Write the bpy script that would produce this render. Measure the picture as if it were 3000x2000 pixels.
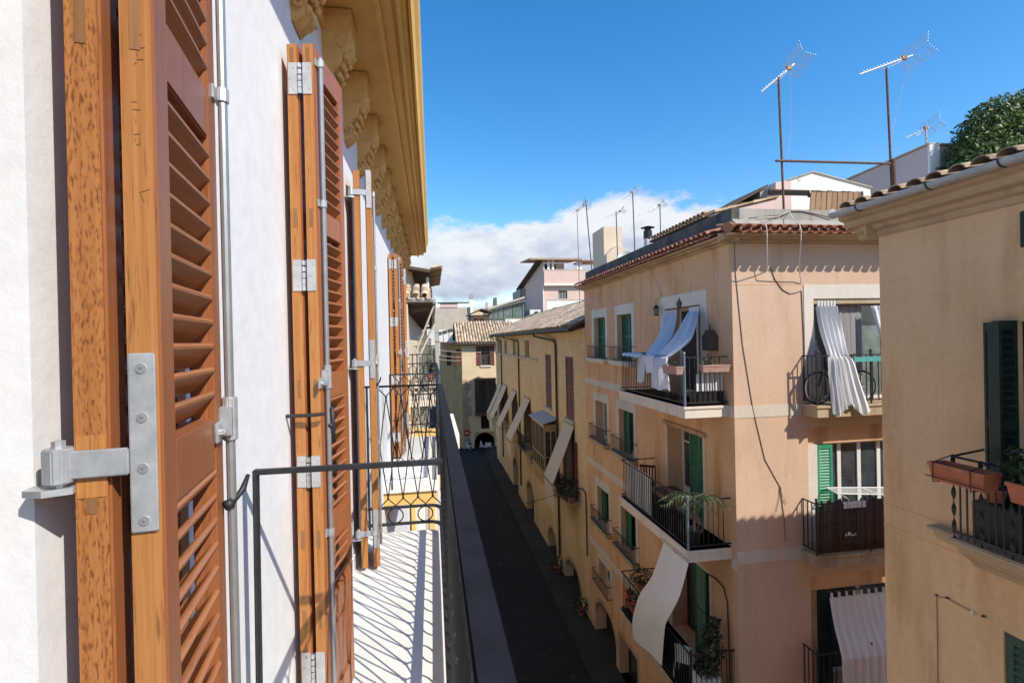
import bpy, bmesh, math, random
from mathutils import Vector, Matrix
random.seed(7)
for o in list(bpy.data.objects): bpy.data.objects.remove(o, do_unlink=True)
SC = bpy.context.scene
COL = SC.collection
R = math.radians
G = -11.7          # street level; the camera stands at z = 0, about 11.7 m up

# ------------------------------------------------------------------ camera
cd = bpy.data.cameras.new('camera'); cam = bpy.data.objects.new('camera', cd); COL.objects.link(cam)
yaw, pitch, roll = R(8.90), R(0.23), R(1.24)
fw = Vector((math.sin(yaw)*math.cos(pitch), math.cos(yaw)*math.cos(pitch), -math.sin(pitch)))
rt = Vector((math.cos(yaw), -math.sin(yaw), 0)); up = rt.cross(fw)
r2 = rt*math.cos(roll) - up*math.sin(roll); u2 = rt*math.sin(roll) + up*math.cos(roll)
m = Matrix((r2, u2, -fw)).transposed().to_4x4()
cam.matrix_world = m
cd.sensor_width = 36; cd.lens = 18.0; cd.clip_start = 0.03; cd.clip_end = 3000
SC.camera = cam

# ------------------------------------------------------------------ light, sky, exposure
SUN = Vector((0.55, -0.625, 0.732)).normalized()      # towards the sun
sun_el = math.asin(SUN.z); sun_az = math.atan2(SUN.x, SUN.y)
W = bpy.data.worlds.new('World'); SC.world = W; W.use_nodes = True
wn, wl = W.node_tree.nodes, W.node_tree.links
wn.clear()
def N(nt, kind, **kw):
    n = nt.nodes.new(kind)
    for k, v in kw.items(): setattr(n, k, v)
    return n
def wm(op, a, b=None, c=None, clamp=False):
    n = N(W.node_tree, 'ShaderNodeMath', operation=op, use_clamp=clamp)
    for i, x in enumerate((a, b, c)):
        if x is None: continue
        if isinstance(x, (int, float)): n.inputs[i].default_value = x
        else: wl.new(x, n.inputs[i])
    return n.outputs[0]
sky = N(W.node_tree, 'ShaderNodeTexSky', sky_type='NISHITA')
sky.sun_disc = False; sky.sun_elevation = sun_el; sky.sun_rotation = sun_az
sky.altitude = 50; sky.air_density = 1.05; sky.dust_density = 0.35; sky.ozone_density = 2.6
hs = N(W.node_tree, 'ShaderNodeHueSaturation'); hs.inputs['Saturation'].default_value = 1.36; hs.inputs['Value'].default_value = 1.78
wl.new(sky.outputs[0], hs.inputs['Color'])
tc = N(W.node_tree, 'ShaderNodeTexCoord'); sp = N(W.node_tree, 'ShaderNodeSeparateXYZ')
wl.new(tc.outputs['Generated'], sp.inputs[0])
el = wm('ARCSINE', sp.outputs[2])
az = wm('ARCTAN2', sp.outputs[0], sp.outputs[1])
cxy = N(W.node_tree, 'ShaderNodeCombineXYZ'); wl.new(az, cxy.inputs[0]); wl.new(wm('MULTIPLY', el, 1.9), cxy.inputs[1])
def wnoise(scale, detail, rough, off):
    mp = N(W.node_tree, 'ShaderNodeMapping'); mp.inputs['Location'].default_value = off; wl.new(cxy.outputs[0], mp.inputs[0])
    n = N(W.node_tree, 'ShaderNodeTexNoise'); n.inputs['Scale'].default_value = scale; n.inputs['Detail'].default_value = detail; n.inputs['Roughness'].default_value = rough
    wl.new(mp.outputs[0], n.inputs['Vector']); return n.outputs['Fac']
def smooth(x, a, b):
    n = N(W.node_tree, 'ShaderNodeMapRange', interpolation_type='SMOOTHSTEP'); wl.new(x, n.inputs[0])
    n.inputs[1].default_value = a; n.inputs[2].default_value = b; return n.outputs[0]
big = wnoise(5.0, 7, 0.56, (3.1, 1.7, 0.4)); fine = wnoise(16.0, 8, 0.62, (7.7, 2.2, 0.9))
# the bank of fair-weather cloud: its upper edge climbs and falls with the bearing
top = wm('ADD', wm('MULTIPLY', wm('COSINE', wm('MULTIPLY', wm('SUBTRACT', az, 0.36), 3.0)), 0.085), 0.176)
edge = wm('ADD', wm('SUBTRACT', top, el), wm('ADD', wm('MULTIPLY', wm('SUBTRACT', big, 0.5), 0.16), wm('MULTIPLY', wm('SUBTRACT', fine, 0.5), 0.085)))
upper = smooth(edge, -0.008, 0.022)
low_gap = smooth(wm('ADD', el, wm('MULTIPLY', wm('SUBTRACT', wnoise(7.0, 6, 0.55, (1.2, 5.5, 0)), 0.5), 0.09)), 0.072, 0.100)
top2 = wm('ADD', wm('MULTIPLY', wm('COSINE', wm('MULTIPLY', wm('SUBTRACT', az, 0.20), 3.6)), 0.032), 0.040)
bank2 = smooth(wm('ADD', wm('SUBTRACT', top2, el), wm('MULTIPLY', wm('SUBTRACT', wnoise(9.0, 7, 0.55, (9.2, 3.5, 0)), 0.5), 0.07)), -0.006, 0.022)
dens = wm('MAXIMUM', wm('MULTIPLY', upper, low_gap), wm('MULTIPLY', bank2, 0.85))
puff = wnoise(9.0, 7, 0.54, (2.2, 6.3, 0.5)); puff2 = wnoise(9.0, 7, 0.54, (2.2-0.022, 6.3-0.045, 0.5))       # the same billows shifted towards the light
relief = wm('SUBTRACT', puff, puff2)
deep = smooth(edge, 0.0, 0.17)
thick = wm('ADD', wm('MULTIPLY', deep, 0.62), wm('MULTIPLY', relief, 1.7), clamp=True)
ccol = N(W.node_tree, 'ShaderNodeMix', data_type='RGBA'); wl.new(thick, ccol.inputs[0])
ccol.inputs[6].default_value = (7.2, 7.35, 7.6, 1); ccol.inputs[7].default_value = (2.9, 3.5, 4.9, 1)
mixs = N(W.node_tree, 'ShaderNodeMix', data_type='RGBA'); wl.new(wm('MULTIPLY', dens, 0.95), mixs.inputs[0])
wl.new(hs.outputs[0], mixs.inputs[6]); wl.new(ccol.outputs[2], mixs.inputs[7])
bg = N(W.node_tree, 'ShaderNodeBackground'); bg.inputs['Strength'].default_value = 0.10
wl.new(mixs.outputs[2], bg.inputs[0])
wo = N(W.node_tree, 'ShaderNodeOutputWorld'); wl.new(bg.outputs[0], wo.inputs[0])
sd = bpy.data.lights.new('sun', 'SUN'); so = bpy.data.objects.new('sun', sd); COL.objects.link(so)
sd.energy = 4.3; sd.angle = R(0.53); sd.color = (1.0, 0.925, 0.80)
so.rotation_euler = SUN.to_track_quat('Z', 'Y').to_euler(); so.location = SUN*60
SC.view_settings.view_transform = 'Standard'; SC.view_settings.look = 'None'
SC.view_settings.gamma = 1.0; SC.view_settings.use_curve_mapping = False
SC.view_settings.exposure = 0.34
SC.cycles.max_bounces = 8; SC.cycles.diffuse_bounces = 5; SC.cycles.glossy_bounces = 3; SC.cycles.sample_clamp_indirect = 8

# ------------------------------------------------------------------ materials
def newmat(name):
    mt = bpy.data.materials.new(name); mt.use_nodes = True
    nt = mt.node_tree; return mt, nt, nt.nodes['Principled BSDF']
def tex(nt, kind='noise', scale=5, detail=5, rough=0.55, stretch=(1, 1, 1), coord='Object', loc=(0, 0, 0)):
    t = N(nt, 'ShaderNodeTexCoord'); mp = N(nt, 'ShaderNodeMapping'); mp.inputs['Scale'].default_value = stretch; mp.inputs['Location'].default_value = loc
    nt.links.new(t.outputs[coord], mp.inputs[0])
    n = N(nt, 'ShaderNodeTexNoise'); n.inputs['Scale'].default_value = scale; n.inputs['Detail'].default_value = detail; n.inputs['Roughness'].default_value = rough
    nt.links.new(mp.outputs[0], n.inputs['Vector']); return n.outputs['Fac']
def rng(nt, x, a, b, c=0.0, d=1.0):
    n = N(nt, 'ShaderNodeMapRange'); nt.links.new(x, n.inputs[0])
    for i, v in enumerate((a, b, c, d)): n.inputs[i+1].default_value = v
    return n.outputs[0]
def mix(nt, fac, a, b, blend='MIX'):
    n = N(nt, 'ShaderNodeMix', data_type='RGBA', blend_type=blend)
    for sock, v in ((n.inputs[0], fac), (n.inputs[6], a), (n.inputs[7], b)):
        if isinstance(v, (int, float)): sock.default_value = v
        elif isinstance(v, tuple): sock.default_value = (*v, 1) if len(v) == 3 else v
        else: nt.links.new(v, sock)
    return n.outputs[2]
def bump(nt, bs, h, strength=0.3, dist=0.01):
    b = N(nt, 'ShaderNodeBump'); b.inputs['Strength'].default_value = strength; b.inputs['Distance'].default_value = dist
    nt.links.new(h, b.inputs['Height']); nt.links.new(b.outputs[0], bs.inputs['Normal'])
def plaster(name, c1, c2, stain=None, amt=0.5, fine=35, bs_=0.25, rough=0.9, sc=0.9):
    mt, nt, b = newmat(name)
    col = mix(nt, rng(nt, tex(nt, scale=sc, detail=6), 0.35, 0.65), c1, c2)
    if stain:
        s = rng(nt, tex(nt, scale=1.6, detail=7, rough=0.62, stretch=(1.4, 1.4, 0.28), loc=(3, 5, 1)), 0.52, 0.74)
        m2 = N(nt, 'ShaderNodeMath', operation='MULTIPLY'); nt.links.new(s, m2.inputs[0]); m2.inputs[1].default_value = amt
        col = mix(nt, m2.outputs[0], col, stain)
        s3 = rng(nt, tex(nt, scale=1.0, detail=5, rough=0.6, stretch=(7, 7, 0.22), loc=(1, 8, 2)), 0.55, 0.75, 0, amt*0.55)
        s4 = rng(nt, tex(nt, scale=0.45, detail=3, loc=(6, 2, 4)), 0.42, 0.62)
        m3 = N(nt, 'ShaderNodeMath', operation='MULTIPLY'); nt.links.new(s3, m3.inputs[0]); nt.links.new(s4, m3.inputs[1])
        col = mix(nt, m3.outputs[0], col, stain)
    g = rng(nt, tex(nt, scale=14, detail=8, rough=0.7), 0.3, 0.7, 0.93, 1.06)
    gm = N(nt, 'ShaderNodeCombineXYZ'); [nt.links.new(g, gm.inputs[i]) for i in range(3)]
    col = mix(nt, 1.0, col, gm.outputs[0], 'MULTIPLY')
    nt.links.new(col, b.inputs['Base Color']); b.inputs['Roughness'].default_value = rough; b.inputs['Specular IOR Level'].default_value = 0.25
    bump(nt, b, tex(nt, scale=fine, detail=8, rough=0.65), bs_, 0.008)
    return mt
def plain(name, c, rough=0.6, metal=0.0, var=0.12, sc=9, bs_=0.0, spec=0.4, rnd=0.0, fine=60):
    mt, nt, b = newmat(name)
    dk = tuple(x*(1-var) for x in c); lt = tuple(min(1, x*(1+var)) for x in c)
    col = mix(nt, rng(nt, tex(nt, scale=sc, detail=6, rough=0.6), 0.3, 0.7), dk, lt)
    if rnd:
        oi = N(nt, 'ShaderNodeObjectInfo'); ge = N(nt, 'ShaderNodeNewGeometry')
        a = N(nt, 'ShaderNodeMath', operation='ADD'); nt.links.new(oi.outputs['Random'], a.inputs[0]); nt.links.new(ge.outputs['Random Per Island'], a.inputs[1])
        f = N(nt, 'ShaderNodeMath', operation='FRACT'); nt.links.new(a.outputs[0], f.inputs[0])
        v = rng(nt, f.outputs[0], 0, 1, 1-rnd, 1+rnd)
        gm = N(nt, 'ShaderNodeCombineXYZ'); [nt.links.new(v, gm.inputs[i]) for i in range(3)]
        col = mix(nt, 1.0, col, gm.outputs[0], 'MULTIPLY')
    nt.links.new(col, b.inputs['Base Color']); b.inputs['Roughness'].default_value = rough; b.inputs['Metallic'].default_value = metal
    b.inputs['Specular IOR Level'].default_value = spec
    if bs_: bump(nt, b, tex(nt, scale=fine, detail=6, rough=0.6), bs_, 0.004)
    return mt
def wood(name, c_lt, c_md, c_dk, dash=0.8, rough=0.42, along=2, fleck=False):
    mt, nt, b = newmat(name)
    st = [210, 210, 210]; st[along] = 2.6
    st2 = [330, 330, 330] if fleck else [260, 260, 260]; st2[along] = 85 if fleck else 16
    oi = N(nt, 'ShaderNodeObjectInfo')
    grain = tex(nt, scale=1, detail=7, rough=0.6, stretch=tuple(st))
    col = mix(nt, rng(nt, grain, 0.32, 0.68), c_md, c_lt)
    d = rng(nt, tex(nt, scale=1, detail=3, rough=0.55, stretch=tuple(st2)), 0.50 if fleck else 0.56, 0.66 if fleck else 0.70)
    patch = rng(nt, tex(nt, scale=1, detail=3, stretch=(26, 26, 2.5)), 0.22 if fleck else 0.36, 0.50 if fleck else 0.58)
    mm = N(nt, 'ShaderNodeMath', operation='MULTIPLY'); nt.links.new(d, mm.inputs[0]); nt.links.new(patch, mm.inputs[1])
    mm2 = N(nt, 'ShaderNodeMath', operation='MULTIPLY'); nt.links.new(mm.outputs[0], mm2.inputs[0]); mm2.inputs[1].default_value = dash
    col = mix(nt, mm2.outputs[0], col, c_dk)
    v = rng(nt, oi.outputs['Random'], 0, 1, 0.90, 1.10)
    gm = N(nt, 'ShaderNodeCombineXYZ'); [nt.links.new(v, gm.inputs[i]) for i in range(3)]
    col = mix(nt, 1.0, col, gm.outputs[0], 'MULTIPLY')
    nt.links.new(col, b.inputs['Base Color']); b.inputs['Roughness'].default_value = rough; b.inputs['Specular IOR Level'].default_value = 0.45
    bump(nt, b, grain, 0.12, 0.002)
    return mt
def glassy(name, c=(0.03, 0.035, 0.04), rough=0.06):
    mt, nt, b = newmat(name)
    nt.links.new(mix(nt, rng(nt, tex(nt, scale=2.5), 0.4, 0.6), c, tuple(x*1.7 for x in c)), b.inputs['Base Color'])
    b.inputs['Roughness'].default_value = rough; b.inputs['Specular IOR Level'].default_value = 0.6; return mt
def cloth(name, c, trans=0.35):
    mt, nt, b = newmat(name)
    col = mix(nt, rng(nt, tex(nt, scale=6, detail=5), 0.3, 0.7), tuple(x*0.94 for x in c), c)
    nt.links.new(col, b.inputs['Base Color']); b.inputs['Roughness'].default_value = 0.95; b.inputs['Specular IOR Level'].default_value = 0.1
    tr = N(nt, 'ShaderNodeBsdfTranslucent'); nt.links.new(col, tr.inputs[0]); mx = N(nt, 'ShaderNodeMixShader'); mx.inputs[0].default_value = trans
    nt.links.new(b.outputs[0], mx.inputs[1]); nt.links.new(tr.outputs[0], mx.inputs[2]); nt.links.new(mx.outputs[0], nt.nodes['Material Output'].inputs[0])
    bump(nt, b, tex(nt, scale=240, detail=3), 0.08, 0.002)
    return mt
def leafmat(name, c1, c2, c3):
    mt, nt, b = newmat(name); ge = N(nt, 'ShaderNodeNewGeometry')
    cr = N(nt, 'ShaderNodeValToRGB'); e = cr.color_ramp.elements; e[0].color = (*c1, 1); e[1].color = (*c3, 1); x = e.new(0.55); x.color = (*c2, 1)
    nt.links.new(ge.outputs['Random Per Island'], cr.inputs[0]); nt.links.new(cr.outputs[0], b.inputs['Base Color'])
    b.inputs['Roughness'].default_value = 0.45; b.inputs['Specular IOR Level'].default_value = 0.5
    tr = N(nt, 'ShaderNodeBsdfTranslucent'); nt.links.new(cr.outputs[0], tr.inputs[0]); mx = N(nt, 'ShaderNodeMixShader'); mx.inputs[0].default_value = 0.25
    nt.links.new(b.outputs[0], mx.inputs[1]); nt.links.new(tr.outputs[0], mx.inputs[2]); nt.links.new(mx.outputs[0], nt.nodes['Material Output'].inputs[0])
    return mt
M = {}
M['white'] = plaster('white_render', (0.78, 0.785, 0.80), (0.75, 0.755, 0.77), (0.70, 0.69, 0.69), 0.5, fine=22, bs_=0.22)
M['peach'] = plaster('peach_render', (0.60, 0.42, 0.30), (0.55, 0.375, 0.255), (0.43, 0.275, 0.165), 0.6)
M['peach_front'] = plaster('shade_side_peach_render', (0.66, 0.405, 0.235), (0.59, 0.345, 0.19), (0.38, 0.195, 0.09), 0.85)  # end wall's paint again, with the shaded side's tone put into the colour
M['cream_band'] = plaster('cream_paint', (0.60, 0.53, 0.44), (0.54, 0.47, 0.38), (0.40, 0.33, 0.25), 0.55)
M['offwhite'] = plaster('offwhite_paint', (0.66, 0.60, 0.52), (0.60, 0.54, 0.46), (0.46, 0.39, 0.31), 0.35)
M['tanR'] = plaster('sand_render', (0.71, 0.465, 0.265), (0.63, 0.40, 0.215), (0.46, 0.26, 0.12), 0.85)
M['stone_mould'] = plaster('weathered_stone', (0.50, 0.36, 0.225), (0.41, 0.285, 0.17), (0.20, 0.135, 0.08), 0.75, fine=25, bs_=0.5)
M['yellow'] = plaster('yellow_paint', (0.78, 0.48, 0.155), (0.72, 0.43, 0.13), (0.66, 0.42, 0.16), 0.4, fine=30)
M['carved'] = plaster('carved_yellow_stone', (0.74, 0.46, 0.17), (0.60, 0.36, 0.12), (0.78, 0.62, 0.36), 0.6, fine=26, bs_=0.7)
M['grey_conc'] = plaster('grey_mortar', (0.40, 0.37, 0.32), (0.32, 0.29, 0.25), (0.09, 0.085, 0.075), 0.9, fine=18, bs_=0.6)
M['black_conc'] = plaster('stained_shade_mortar', (0.075, 0.072, 0.068), (0.13, 0.12, 0.11), (0.035, 0.034, 0.032), 0.9, fine=14, bs_=0.7, sc=3)  # stained black, with the shade of the front face also in the colour
M['pink'] = plaster('pink_render', (0.60, 0.42, 0.36), (0.56, 0.38, 0.32), (0.45, 0.30, 0.25), 0.5)
M['pale_pink'] = plaster('pale_pink_render', (0.68, 0.50, 0.43), (0.63, 0.46, 0.39), (0.55, 0.40, 0.34), 0.4)
M['mauve'] = plaster('mauve_render', (0.58, 0.47, 0.44), (0.54, 0.43, 0.40), None)
M['chalk'] = plaster('chalk_white', (0.78, 0.76, 0.70), (0.74, 0.71, 0.64), (0.62, 0.56, 0.46), 0.4)
M['cream'] = plaster('cream_render', (0.70, 0.57, 0.38), (0.64, 0.51, 0.33), (0.44, 0.35, 0.22), 0.5)
M['beige'] = plaster('beige_concrete', (0.52, 0.45, 0.36), (0.46, 0.39, 0.31), (0.34, 0.28, 0.22), 0.5)
M['ochre'] = plaster('old_ochre_render', (0.56, 0.35, 0.155), (0.47, 0.28, 0.12), (0.20, 0.125, 0.06), 0.7)
M['floor'] = plaster('pale_balcony_floor', (0.80, 0.785, 0.75), (0.76, 0.74, 0.70), (0.64, 0.61, 0.56), 0.45, fine=30, bs_=0.12)
M['slab'] = plaster('pale_slab_paint', (0.70, 0.62, 0.52), (0.63, 0.55, 0.45), (0.44, 0.35, 0.26), 0.7)
M['slab_old'] = plaster('stained_slab', (0.46, 0.36, 0.24), (0.38, 0.29, 0.18), (0.18, 0.12, 0.07), 0.9)
M['wood_edge'] = wood('golden_hardwood', (0.50, 0.220, 0.066), (0.37, 0.145, 0.038), (0.15, 0.048, 0.014), 0.7)
M['wood_speck'] = wood('flecked_hardwood', (0.43, 0.175, 0.052), (0.33, 0.122, 0.033), (0.16, 0.050, 0.014), 0.95, fleck=True)
M['wood_face'] = wood('red_hardwood', (0.39, 0.145, 0.056), (0.30, 0.102, 0.037), (0.15, 0.045, 0.017), 0.6, rough=0.38)
M['wood_slat'] = wood('hardwood_slat', (0.42, 0.165, 0.060), (0.32, 0.115, 0.040), (0.15, 0.045, 0.017), 0.6, rough=0.38, along=1)
M['plank'] = wood('weathered_plank', (0.36, 0.22, 0.12), (0.27, 0.155, 0.08), (0.13, 0.07, 0.035), 0.7, rough=0.8)
M['tenon'] = wood('tenon_end_grain', (0.30, 0.15, 0.06), (0.24, 0.115, 0.045), (0.14, 0.06, 0.02), 0.5)
M['pencil'] = plain('pencil_line', (0.20, 0.09, 0.035), 0.8)
M['old_wood'] = wood('dark_old_timber', (0.12, 0.075, 0.045), (0.075, 0.045, 0.028), (0.03, 0.02, 0.012), 0.6, rough=0.85)
M['zinc'] = plain('galvanised_steel', (0.47, 0.49, 0.51), 0.48, 0.55, 0.18, 40, 0.12)
M['nickel'] = plain('bright_steel', (0.70, 0.70, 0.69), 0.26, 0.9, 0.12, 18)
M['rod'] = plain('grey_steel_rod', (0.36, 0.38, 0.39), 0.42, 0.6, 0.10, 22)
M['iron'] = plain('black_painted_iron', (0.022, 0.023, 0.026), 0.52, 0.0, 0.35, 30, 0.35, 0.5)
M['rail'] = plain('slate_grey_rail_paint', (0.0145, 0.0155, 0.021), 0.62, 0.0, 0.30, 14, 0.2, 0.10, fine=90)
M['iron_far'] = plain('dark_railing_paint', (0.022, 0.021, 0.021), 0.55, 0.0, 0.3, 20)
M['blue_post'] = plain('blue_grey_post', (0.16, 0.20, 0.27), 0.45, 0.3, 0.2, 20)
M['rust'] = plain('rusty_pole', (0.13, 0.065, 0.045), 0.75, 0.2, 0.5, 14, 0.3)
M['alu'] = plain('antenna_aluminium', (0.62, 0.62, 0.62), 0.4, 0.7, 0.1, 12)
M['amber'] = plain('amber_plastic', (0.30, 0.17, 0.04), 0.5)
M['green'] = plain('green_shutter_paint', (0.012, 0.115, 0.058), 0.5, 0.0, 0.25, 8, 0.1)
M['green_lit'] = plain('sunlit_green_shutter_paint', (0.035, 0.25, 0.13), 0.5, 0.0, 0.18, 8, 0.1)  # the green shutter paint, lightened for the sunlit alley side
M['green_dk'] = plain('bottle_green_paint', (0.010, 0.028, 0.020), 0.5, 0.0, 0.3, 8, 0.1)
M['greygreen'] = plain('grey_green_shutter_paint', (0.16, 0.17, 0.14), 0.6, 0.0, 0.2, 8, 0.1)
M['maroon'] = plain('maroon_shutter_paint', (0.14, 0.035, 0.035), 0.6, 0.0, 0.25, 8, 0.1)
M['brown'] = plain('brown_door_paint', (0.045, 0.016, 0.011), 0.45, 0.0, 0.3, 8)
M['wframe'] = plain('white_joinery', (0.66, 0.65, 0.62), 0.5, 0.0, 0.06, 8)
M['mustard'] = plain('mustard_joinery', (0.36, 0.235, 0.085), 0.55, 0.0, 0.2, 6)
M['glass'] = glassy('dark_glass')
M['glass2'] = glassy('grey_green_glass', (0.10, 0.13, 0.12), 0.12)
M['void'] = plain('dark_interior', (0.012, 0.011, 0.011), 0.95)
M['tile_red'] = plain('red_clay_tile', (0.40, 0.175, 0.105), 0.85, 0.0, 0.3, 10, 0.4, 0.2, rnd=0.25)
M['tile_old'] = plain('old_sandy_clay_tile', (0.50, 0.37, 0.245), 0.9, 0.0, 0.38, 7, 0.4, 0.2, rnd=0.38)
M['tile_grey'] = plain('greyed_clay_tile', (0.40, 0.28, 0.19), 0.9, 0.0, 0.35, 9, 0.4, 0.2, rnd=0.22)
M['terra'] = plain('terracotta', (0.42, 0.135, 0.070), 0.8, 0.0, 0.2, 9, 0.2)
M['soil'] = plain('dry_soil', (0.06, 0.045, 0.035), 0.95, 0.0, 0.5, 30, 0.8)
M['gutter'] = plain('grey_gutter_zinc', (0.40, 0.41, 0.42), 0.6, 0.15, 0.14, 7)
M['pipe'] = plain('dark_downpipe_paint', (0.035, 0.026, 0.022), 0.6)
M['canvas'] = cloth('sand_canvas', (0.70, 0.61, 0.51), 0.25)
M['canvas_w'] = cloth('offwhite_canvas', (0.88, 0.85, 0.82), 0.3)
M['linen'] = cloth('white_curtain', (0.84, 0.84, 0.84), 0.30)
M['linen_b'] = cloth('bluish_white_cloth', (0.82, 0.83, 0.88), 0.35)
M['linen_g'] = cloth('grey_net_curtain', (0.40, 0.385, 0.37), 0.3)
M['asphalt'] = plaster('street_asphalt', (0.026, 0.025, 0.025), (0.018, 0.0175, 0.017), (0.045, 0.043, 0.04), 0.5, fine=40, bs_=0.5, sc=0.5)
M['paving'] = plaster('street_paving', (0.05, 0.042, 0.036), (0.036, 0.030, 0.026), (0.026, 0.022, 0.018), 0.6, fine=20, bs_=0.4)
M['leaf'] = leafmat('fig_leaf', (0.022, 0.050, 0.014), (0.065, 0.125, 0.030), (0.20, 0.26, 0.07))
M['leaf_dk'] = leafmat('pot_plant_leaf', (0.010, 0.022, 0.008), (0.022, 0.05, 0.016), (0.06, 0.10, 0.03))
M['palm'] = leafmat('palm_leaf', (0.03, 0.05, 0.015), (0.06, 0.09, 0.03), (0.20, 0.22, 0.10))
M['bark'] = plain('bark', (0.09, 0.065, 0.045), 0.9, 0.0, 0.4, 12, 0.8)
M['flower'] = plain('orange_red_flower', (0.62, 0.07, 0.02), 0.6)
M['rubber'] = plain('black_rubber', (0.012, 0.012, 0.012), 0.7)
M['black'] = plain('black_plastic', (0.016, 0.016, 0.017), 0.4)
M['wplastic'] = plain('white_plastic', (0.68, 0.67, 0.65), 0.45)
M['reed'] = plain('reed_cane', (0.085, 0.046, 0.030), 0.8, 0.0, 0.45, 12, 0.2, rnd=0.4)
M['planter'] = plain('dusky_clay_planter', (0.38, 0.235, 0.19), 0.75, 0.0, 0.15, 9)
M['teal'] = plain('teal_net', (0.08, 0.32, 0.30), 0.7)
M['cablec'] = plain('old_cable', (0.20, 0.15, 0.12), 0.7)
M['cablew'] = plain('pale_cable', (0.62, 0.55, 0.48), 0.6)
M['cabled'] = plain('dark_cable', (0.035, 0.03, 0.028), 0.6)
M['dkmetal'] = plain('dull_dark_metal', (0.10, 0.10, 0.105), 0.6, 0.3, 0.2, 9)
M['turret'] = plaster('pale_cream_render', (0.66, 0.54, 0.41), (0.62, 0.50, 0.38), (0.55, 0.44, 0.33), 0.3)
M['cream_lt'] = plaster('pale_cream_wash', (0.80, 0.71, 0.56), (0.75, 0.65, 0.49), (0.62, 0.50, 0.35), 0.5)
M['green_mid'] = plain('dull_green_paint', (0.035, 0.075, 0.05), 0.55, 0.0, 0.2, 8, 0.1)
M['red'] = plain('sign_red', (0.45, 0.02, 0.02), 0.4)
M['ash'] = None
def ashlar():
    mt, nt, b = newmat('sandstone_ashlar')
    t = N(nt, 'ShaderNodeTexCoord'); s = N(nt, 'ShaderNodeSeparateXYZ'); nt.links.new(t.outputs['Object'], s.inputs[0])
    c = N(nt, 'ShaderNodeCombineXYZ'); nt.links.new(s.outputs[1], c.inputs[0]); nt.links.new(s.outputs[2], c.inputs[1])
    br = N(nt, 'ShaderNodeTexBrick'); nt.links.new(c.outputs[0], br.inputs[0])
    br.inputs['Scale'].default_value = 1.0; br.inputs['Brick Width'].default_value = 0.62; br.inputs['Row Height'].default_value = 0.33; br.inputs['Mortar Size'].default_value = 0.012
    br.inputs['Color1'].default_value = (0.68, 0.50, 0.285, 1); br.inputs['Color2'].default_value = (0.63, 0.455, 0.25, 1); br.inputs['Mortar'].default_value = (0.56, 0.40, 0.21, 1)
    st = rng(nt, tex(nt, scale=0.9, detail=7, rough=0.62, stretch=(1, 1, 0.35)), 0.5, 0.75, 0, 0.7)
    col = mix(nt, st, br.outputs[0], (0.42, 0.27, 0.13))
    g = rng(nt, tex(nt, scale=9, detail=8, rough=0.7), 0.3, 0.7, 0.86, 1.12)
    gm = N(nt, 'ShaderNodeCombineXYZ'); [nt.links.new(g, gm.inputs[i]) for i in range(3)]
    nt.links.new(mix(nt, 1.0, col, gm.outputs[0], 'MULTIPLY'), b.inputs['Base Color']); b.inputs['Roughness'].default_value = 0.95
    b.inputs['Specular IOR Level'].default_value = 0.2
    bump(nt, b, br.outputs['Fac'], -0.5, 0.012); return mt
M['ash'] = ashlar()

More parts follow.
